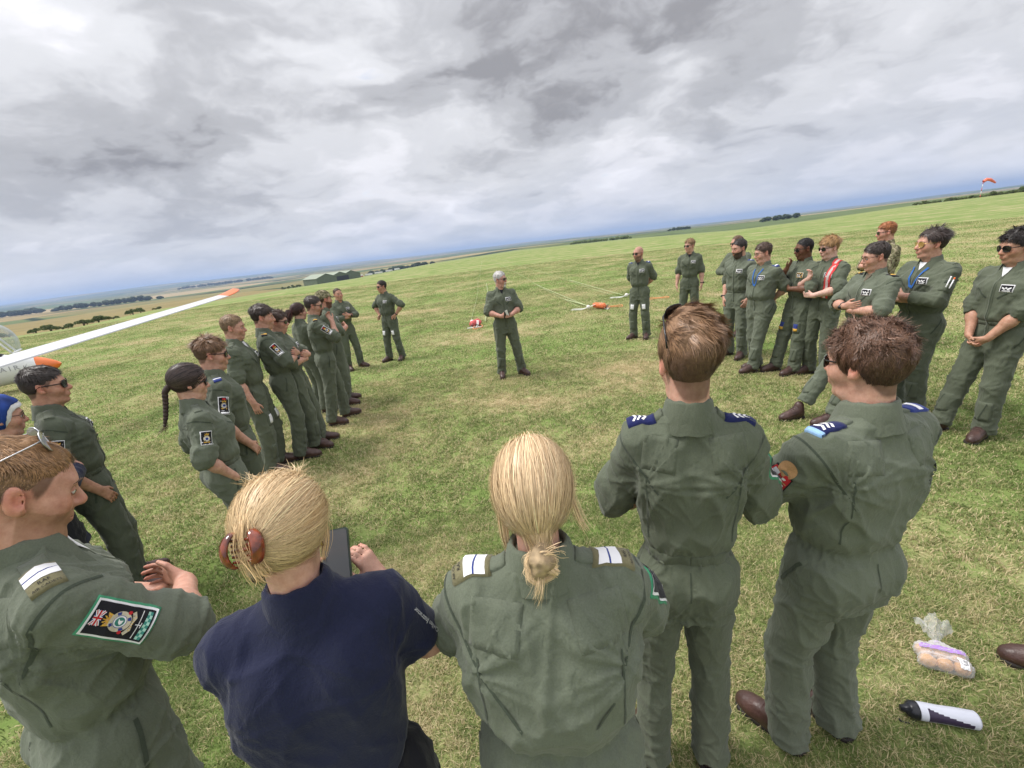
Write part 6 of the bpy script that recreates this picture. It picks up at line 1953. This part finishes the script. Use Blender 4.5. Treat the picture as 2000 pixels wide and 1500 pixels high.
# ------------------------------------------------------------------ things on the grass and in hands
BREAD = plain('bread crust', (.62, .31, .095), .6, .35, 16, .2, 60)
BAG = clear_mat('clear bag film', (.80, .79, .80), .20, .18)
PURPLE = plain('purple print', (.36, .20, .55), .4, .1)
bag = thing('bread_bag', 'clear plastic bag of bread rolls with a purple band lying on the grass', 'bag of rolls', (1.90, 1.43, 0), math.radians(-28)); bag.scale = (.74, .74, .95)
for i in range(3):
    for j in range(2):
        F = Field((-.06, -.05, 0), (.06, .05, .07), .005); F.ell((0, 0, .03), (.046, .038, .030)); F.ell((0, 0, .062), (.030, .008, .006), .006, 's')
        v, f = F.mesh(); v = v + vnormals(v, f) * (pn(v * 40 + i + j * 5) * .002)[:, None]
        o = link_mesh('bread_roll', v, f, BREAD, bag); o.location = (-.085 + .082 * i, -.040 + .078 * j, .006); o.rotation_euler = (0, 0, .3 * i - .2 * j)
F = Field((-.16, -.12, 0), (.16, .12, .10), .006)
F.cone((-.09, -.04, .035), (.09, -.04, .035), .044, .044, .02); F.cone((-.09, .04, .035), (.09, .04, .035), .044, .044, .03); F.ell((0, .075, .045), (.05, .045, .03), .03)
v, f = F.mesh(); v = v + vnormals(v, f) * (ridge(pn(v * 38)) * .007)[:, None]; v[:, 2] = np.maximum(v[:, 2], .003)
film = link_mesh('bag_film', v, f, BAG, bag)
bb_ = BVHTree.FromPolygons(v.tolist(), f.tolist()); MT['purple'] = PURPLE
D_ = Decal(bb_, (0, 0, .08), (0, 0, 1), (0, 1, 0)); D_.line(-.115, .030, .110, .034, .026, 'purple', .002, 16); D_.rect(.055, -.075, .10, -.005, 'white_print', .003, 5, 5, False)
for q in range(7): D_.rect(.062 + q * .005, -.06, .0642 + q * .005, -.03, 'blackcloth', .004, 1, 2, False)
D_.build('printed_label', bag)
nv = []; nf = []; K, J = 22, 34
for i in range(K + 1):
    t = i / K; w = .012 + .10 * t ** 1.3
    for j in range(J + 1):
        u = j / J - .5; nv.append((u * 2 * w + .02 * t, .105 + .13 * t + .03 * t * abs(u), .05 + .05 * t + .020 * t * math.sin(u * 17 + t * 3) + .035 * t * math.cos(u * 5)))
nv = np.array(nv); nv[:, 2] += (pn(nv * [60, 26, 1]) * .022 * np.clip((nv[:, 1] - .10) / .06, 0, 1)); nv[:, 1] += pn(nv * 30 + 4) * .02 * np.clip((nv[:, 1] - .14) / .08, 0, 1)
for i in range(K):
    for j in range(J): nf.append((i * (J + 1) + j, i * (J + 1) + j + 1, (i + 1) * (J + 1) + j + 1, (i + 1) * (J + 1) + j))
link_mesh('bag_neck', nv, nf, BAG, bag)
tw = MB(); tw.tube([(.012 * math.cos(a), .104, .052 + .012 * math.sin(a)) for a in np.linspace(0, 6.4, 14)], .005, 6); tw.build('bag_tie', PURPLE, bag)

BOTW = plain('white bottle plastic', (.62, .64, .72), .35, .03)
BOTP = plain('dark purple print on bottle', (.035, .022, .055), .4, .1)
BOTC = plain('black bottle cap', (.012, .013, .018), .3, .2)
bot = thing('water_bottle', 'white sports bottle with black cap and dark wave print lying on the grass', 'bottle', (1.655, 1.205, .038), math.radians(-18)); bot.scale = (.92, .92, .92)
pf = [(-.142, .010), (-.140, .030), (-.132, .037), (-.06, .038), (.0, .036), (.05, .038), (.080, .038), (.088, .035)]
xs = np.linspace(-.142, .088, 150); v = []; f = []; m = []; n = 48
for x in xs:
    r = np.interp(x, [p[0] for p in pf], [p[1] for p in pf])
    for j in range(n): a = 2 * math.pi * j / n; v.append((-x, r * math.cos(a), r * math.sin(a)))
for i in range(len(xs) - 1):
    for j in range(n):
        a0 = i * n + j; b0 = i * n + (j + 1) % n; f.append((a0, b0, b0 + n, a0 + n))
        X = -xs[i]; a = 2 * math.pi * (j + .5) / n; q = (X + .055) / .165
        up = 1.75 + 1.15 * min(1, max(0, q)) ** .7
        m.append(1 if 0 < q < 1 and up < a < 3.5 else 0)
f.append(tuple(range(n))[::-1]); m.append(0)
link_mesh('bottle_body', v, f, None, bot, mats=[BOTW, BOTP], midx=m)
b = MB(); b.tube([(-.086, 0, 0), (-.090, 0, 0), (-.112, 0, 0), (-.122, 0, 0), (-.132, 0, 0), (-.150, 0, 0)], [.0385, .0395, .038, .030, .017, .013], 28); cap = b.build('bottle_cap', BOTC, bot)
b = MB(); b.tube([(-.10, -.030, -.022), (-.125, -.045, -.034), (-.160, -.040, -.036), (-.165, -.022, -.036)], .004, 6); b.build('carry_loop', BOTC, cap)

# phone held by the person in navy
ph = thing('phone', 'dark smartphone in a green black case held up in both hands', 'phone', (-.530, .955, 1.405), math.radians(8))
PM = Matrix.Rotation(math.radians(-34), 4, 'X') @ Matrix.Scale(.92, 4)


def slab(name, w, h, d, r, mat, parent, y=0.0):
    bm = bmesh.new(); pts = []
    for cx, cz, a0 in ((w - r, h - r, 0), (-w + r, h - r, 1), (-w + r, -h + r, 2), (w - r, -h + r, 3)):
        for q in range(6): a = (a0 + q / 5) * math.pi / 2; pts.append((cx + r * math.cos(a), cz + r * math.sin(a)))
    n = len(pts); v = [tuple(PM @ Vector((p[0], y - d, p[1]))) for p in pts] + [tuple(PM @ Vector((p[0], y + d, p[1]))) for p in pts]
    bm.free()
    return link_mesh(name, v, [tuple(range(n)), tuple(range(n, 2 * n))[::-1]] + [(i, i + n, (i + 1) % n + n, (i + 1) % n) for i in range(n)], mat, parent, False)


slab('case', .040, .079, .0055, .012, MT['case'], ph); slab('screen', .0365, .0755, .0010, .009, MT['screen'], ph, -.0058)
# notebook held by the speaker
c = ctxs['centre']; R_ = c['root']; hp_ = (c['ar'][0]['tips'][1] + c['ar'][1]['tips'][1]) / 2
fa_ = math.radians(170); k_ = c['k']; wx = R_.location.x + (hp_[0] * math.cos(fa_) + hp_[1] * math.sin(fa_)) * k_; wy = R_.location.y + (-hp_[0] * math.sin(fa_) + hp_[1] * math.cos(fa_)) * k_
nb_ = thing('notebook', 'small black notebook with a white page held by the grey haired speaker', 'notebook', (wx, wy, hp_[2] * k_), math.radians(20))
b = MB(); b.box((-.045, -.008, -.065), (.045, .008, .055), 0, Matrix.Rotation(.35, 4, 'X')); b.build('cover', MT['watch'], nb_, False)
b = MB(); b.box((-.010, -.014, -.02), (.030, -.010, .085), 0, Matrix.Rotation(.35, 4, 'X') @ Matrix.Rotation(-.35, 4, 'Y')); b.build('page', MT['white_print'], nb_, False)

# ------------------------------------------------------------------ hangars, trailers, windsock
HW = plain('green cladding', (.115, .140, .085), .8, .1, .4); HR = plain('pale green roof sheet', (.24, .28, .20), .6, .08, .2); HD = plain('doorway shade', (.02, .022, .022), .7)


def pol(az, r): a = math.radians(az); return r * math.sin(a), r * math.cos(a)


def hangar(az, r, rz, w, L, he, hr, door, label):
    x, y = pol(az, r); z = ground_z(x, y) - 1.2
    t = thing('hangar', label, 'hangar', (x, y, z), rz, 'hangars below the field')
    he += 1.2; hr += 1.2
    b = MB(); b.add([(-w, 0, 0), (w, 0, 0), (w, 0, he), (0, 0, hr), (-w, 0, he), (-w, L, 0), (w, L, 0), (w, L, he), (0, L, hr), (-w, L, he)], [(0, 1, 2, 3, 4), (9, 8, 7, 6, 5), (0, 4, 9, 5), (1, 6, 7, 2)]); b.build('wall', HW, t, False)
    for s in (-1, 1):
        b = MB(); e = .5; o = .25
        p = [(s * (w + e), -e, he + o - e * (hr - he) / w), (0, -e, hr + o), (0, L + e, hr + o), (s * (w + e), L + e, he + o - e * (hr - he) / w)]
        b.add(p + [(q[0], q[1], q[2] - .22) for q in p], [(0, 1, 2, 3), (7, 6, 5, 4), (0, 4, 5, 1), (3, 2, 6, 7), (0, 3, 7, 4)]); b.build('roof', HR, t, False)
    b = MB(); b.box((-w * door, -.15, 1.2), (w * door, -.02, he - .3)); b.build('door', HD if door > .6 else HW, t, False)  # wide one: the opening's inner shade is put on as a dark panel
    for q in range(1, 5):
        b = MB(); yy = L * q / 5; b.box((-w - .12, yy - .12, 0), (-w - .01, yy + .12, he - .2)); b.build('buttress', HW, t, False)


hangar(-21.35, 425, math.radians(44), 9.2, 32, 4.6, 8.0, .3, 'nearest green hangar of three with a pale green roof, left of the row')
hangar(-19.75, 438, math.radians(44), 9.2, 32, 4.6, 8.0, .86, 'middle green hangar of three with a wide dark open door')
hangar(-18.45, 450, math.radians(44), 9.2, 32, 4.6, 8.0, .3, 'rearmost green hangar of three, right of the open door')
TW = plain('white trailer', (.74, .74, .75), .4, .03); TRR = plain('red vehicle paint', (.5, .05, .04), .4)


def trailer(az, r, L, h, red, label, rz=0.3):
    x, y = pol(az, r); t = thing('trailer', label, 'trailer', (x, y, ground_z(x, y)), rz, 'white vehicles parked by the hangars')
    b = MB(); b.box((-L / 2, -1, .5), (L / 2, 1, h)); b.box((-L / 2 + .2, -.9, h), (L / 2 - .2, .9, h + .15)); b.build('body', TW, t, False)
    if red: b = MB(); b.box((-L / 2 - .02, -1.03, .5), (L / 2 + .02, 1.03, h * .5)); b.build('stripe', TRR, t, False)
    for s in (-1, 1):
        for q in (-1, 1):
            b = MB(); b.tube([(s * L * .3, q * .95, .36), (s * L * .3, q * 1.1, .36)], .36, 12); b.build('wheel', MT['sole'], t)


for q, (az, r, L, h, red, lb) in enumerate([(-17.4, 500, 5, 2.6, True, 'white and red van parked right of the hangars'), (-16.4, 535, 8, 2.0, False, 'white trailer nearest the hangars in the parked row'), (-15.2, 545, 9, 1.9, False, 'second white trailer along the parked row'),
                                            (-13.9, 560, 8, 1.9, False, 'third white trailer along the parked row'), (-12.9, 570, 6, 2.2, False, 'rightmost white trailer of the parked row')]):
    trailer(az, r, L, h, red, lb, .25 + .1 * q)
x, y = pol(47.95, 245); ws = thing('windsock', 'orange windsock on a red and white pole near the right edge', 'windsock', (x, y, ground_z(x, y) - .2))
for i in range(5):
    b = MB(); b.tube([(0, 0, i * 1.16), (0, 0, (i + 1) * 1.16)], .085, 8); b.build('pole_section', plain('pole paint', (.6, .08, .05) if i % 2 == 0 else (.72, .72, .72), .5), ws)
b = MB(); b.tube([(0, 0, 5.6), (.9, -.2, 6.2), (2.0, -.4, 6.0), (3.2, -.6, 5.2), (3.9, -.7, 4.7)], [.50, .56, .50, .36, .26], 14, caps=False); b.build('sock', plain('orange sock cloth', (.80, .20, .12), .8, .1), ws)

# ------------------------------------------------------------------ bushes, hedges, woods
def leaf_mat(name, a, b_):
    m, nt, p = new_mat(name)
    at_ = mnode(nt, 'ShaderNodeAttribute', attribute_name='Col'); sp = mnode(nt, 'ShaderNodeSeparateColor', {0: at_.outputs['Color']})
    r = ramp(nt, sp.outputs[0], [(0, a), (1, b_)]); nt.links.new(r.outputs[0], p.inputs['Base Color']); p.inputs['Roughness'].default_value = .75; p.inputs['Specular IOR Level'].default_value = .15
    return m


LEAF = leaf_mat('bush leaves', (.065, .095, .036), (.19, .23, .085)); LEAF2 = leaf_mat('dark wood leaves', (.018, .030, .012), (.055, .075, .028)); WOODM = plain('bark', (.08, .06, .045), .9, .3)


def foliage(boxes, n, size, seed):
    """leaf clumps scattered through the shells of several lobes"""
    rs = np.random.RandomState(seed); v = []; c = []
    w = np.array([b[1][0] * b[1][2] for b in boxes]); w = w / w.sum()
    for i in rs.choice(len(boxes), n, p=w):
        ctr, rad = boxes[i]; d = rs.normal(size=3); d /= np.linalg.norm(d); d[2] = abs(d[2]) * 1.1 - .35
        p = np.array(ctr) + np.array(rad) * d * rs.uniform(.6, 1.05)
        if p[2] < .05: p[2] = .05
        a = rs.normal(size=3); a /= np.linalg.norm(a); b = np.cross(a, rs.normal(size=3)); b /= np.linalg.norm(b); s = size * rs.uniform(.5, 1.3)
        v += [p - a * s, p + b * s * .6, p + a * s, p - b * s * .6 + a * s * .2]; c += [rs.rand()] * 4
    f = np.arange(len(v)).reshape(-1, 4)
    return np.array(v), f, np.repeat(np.array(c)[:, None], 3, 1)


def bush_mesh(seed, w, d, h, n, size, mat):
    rs = np.random.RandomState(seed); k = 6
    bx = [((rs.uniform(-w, w) * .62, rs.uniform(-d, d) * .5, h * rs.uniform(.25, .58)), (w * rs.uniform(.32, .5), d * rs.uniform(.4, .6), h * rs.uniform(.3, .45))) for _ in range(k)]
    v, f, c = foliage(bx, n, size, seed); o = link_mesh('foliage', v, f, mat, None, False, attr=c); me = o.data; bpy.data.objects.remove(o)
    b = MB()
    for q in range(4): x0 = rs.uniform(-w, w) * .3; b.tube([(x0, 0, -.3), (x0 * 1.2, .1, h * .25), (x0 * 1.8, 0, h * .6)], [.09, .06, .02], 5)
    o = b.build('stem', WOODM); ms = o.data; bpy.data.objects.remove(o)
    return me, ms


BM = [bush_mesh(s, 2.6, 1.6, 2.7, 1500, .20, LEAF) for s in (1, 2, 3)]


def bush(az, r, sx, sz, kind, label, group, name='bush', cat='bush'):
    x, y = pol(az, r); t = thing(name, label, cat, (x, y, ground_z(x, y)), -math.radians(az) + kind, group); t.scale = (sx * .7, sx * .7, sz * .62)
    for nm, me in (('foliage', BM[kind % 3][0]), ('stem', BM[kind % 3][1])):
        o = bpy.data.objects.new(nm, me); COL.objects.link(o); o.parent = t


LB = [(-48.9, 122, .8, .7), (-47.2, 124, .9, .8), (-46.2, 126, 1.1, 1.0), (-45.3, 128, .9, .75), (-43.9, 134, 1.2, 1.1), (-42.9, 137, 1.25, 1.2), (-41.9, 142, 1.0, .7), (-40.3, 156, 1.1, 1.25), (-39.6, 160, 1.1, 1.1), (-38.3, 172, .8, .6)]
DESC = ['low', 'rounded', 'broad', 'small', 'tall', 'dense', 'flat topped', 'spreading', 'ragged', 'little']
for i, (az, r, sx, sz) in enumerate(LB): bush(az, r, sx, sz, i, DESC[i] + ' green bush at the field edge beyond the glider wing', 'bushes along the left field edge')
RB = [(43.9, 262, 1.1, .9), (44.5, 258, 1.0, 1.1), (45.2, 255, .6, .5), (46.2, 252, 1.3, 1.1), (47.4, 250, .9, .9), (48.9, 246, 1.1, 1.2), (49.8, 244, 1.3, 1.0), (50.4, 242, 1.5, 1.5)]
for i, (az, r, sx, sz) in enumerate(RB): bush(az, r, sx, sz, i + 1, DESC[i] + ' green bush on the far edge of the field near the windsock', 'bushes along the right field edge')
for i, az in enumerate((-26.2, -25.7, -25.2, -24.9, -24.5)): bush(az, 415, 1.2, 1.7 + .2 * (i % 3), i, DESC[i] + ' tree in the short row left of the hangars', 'trees beside the hangars', 'tree', 'tree')


def wood(name, az0, az1, r0, r1, h, label, mat, wide=14, cat='wood', n=4200, size=1.5):
    rs = np.random.RandomState(int(abs(az0) * 10)); bx = []
    L = abs(az1 - az0) * math.pi / 180 * (r0 + r1) / 2; k = max(10, int(L / (h * .75)))
    for i in range(k * 2):
        t = rs.rand(); az = az0 + (az1 - az0) * t; r = r0 + (r1 - r0) * t + rs.uniform(0, wide); x, y = pol(az, r); hh = h * rs.uniform(.78, 1.08) * min(1, .55 + 6 * min(t, 1 - t))
        bx.append(((x, y, hh * .55), (h * .55, h * .55, hh * .5)))
    v, f, c = foliage(bx, n, size, 5)
    z = np.array([ground_z(q[0], q[1]) for q in v[::4]]); v[:, 2] += np.repeat(z, 4) - .5
    # a closed dark inside to each crown
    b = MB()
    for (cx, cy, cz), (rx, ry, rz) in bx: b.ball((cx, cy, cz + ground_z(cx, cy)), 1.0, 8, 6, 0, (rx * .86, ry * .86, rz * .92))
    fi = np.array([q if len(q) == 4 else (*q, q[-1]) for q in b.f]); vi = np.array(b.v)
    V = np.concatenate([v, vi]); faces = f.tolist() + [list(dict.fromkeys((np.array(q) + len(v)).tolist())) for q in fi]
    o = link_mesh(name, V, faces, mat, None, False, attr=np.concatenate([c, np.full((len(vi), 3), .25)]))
    tag(o, label, cat, None, 'stuff')


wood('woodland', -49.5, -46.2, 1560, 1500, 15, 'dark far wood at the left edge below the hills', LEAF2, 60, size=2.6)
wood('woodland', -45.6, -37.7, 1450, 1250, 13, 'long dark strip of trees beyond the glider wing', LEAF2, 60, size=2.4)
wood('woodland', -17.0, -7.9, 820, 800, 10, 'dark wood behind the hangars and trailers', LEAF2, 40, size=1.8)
wood('hedgerow', 9.6, 17.3, 505, 468, 3.6, 'long hedge of bushes on the brow of the field at centre right', LEAF, 10, 'hedge', 3600, .6)
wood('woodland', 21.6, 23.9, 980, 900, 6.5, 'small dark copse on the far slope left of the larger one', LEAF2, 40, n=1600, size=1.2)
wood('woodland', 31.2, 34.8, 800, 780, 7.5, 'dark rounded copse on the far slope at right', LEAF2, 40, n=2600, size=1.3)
wood('hedgerow', 43.8, 51.5, 268, 246, 1.3, 'low rough hedge bank along the right edge of the field', LEAF, 5, 'hedge', 5200, .35)
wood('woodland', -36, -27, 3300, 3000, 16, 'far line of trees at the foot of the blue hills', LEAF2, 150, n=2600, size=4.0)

# ------------------------------------------------------------------ the air
hz = MB(); hz.box((-16800, -16800, -160), (16800, 16800, 95))
hm = bpy.data.materials.new('haze'); hm.use_nodes = True; hn_ = hm.node_tree; hn_.nodes.clear()
ho = hn_.nodes.new('ShaderNodeOutputMaterial'); hv_ = hn_.nodes.new('ShaderNodeVolumePrincipled')
hv_.inputs['Color'].default_value = (.48, .64, .95, 1); hv_.inputs['Density'].default_value = HAZE_DENSITY
hv_.inputs['Anisotropy'].default_value = .2
hn_.links.new(hv_.outputs[0], ho.inputs['Volume'])
tag(hz.build('haze', hm, None, False), kind='stuff')
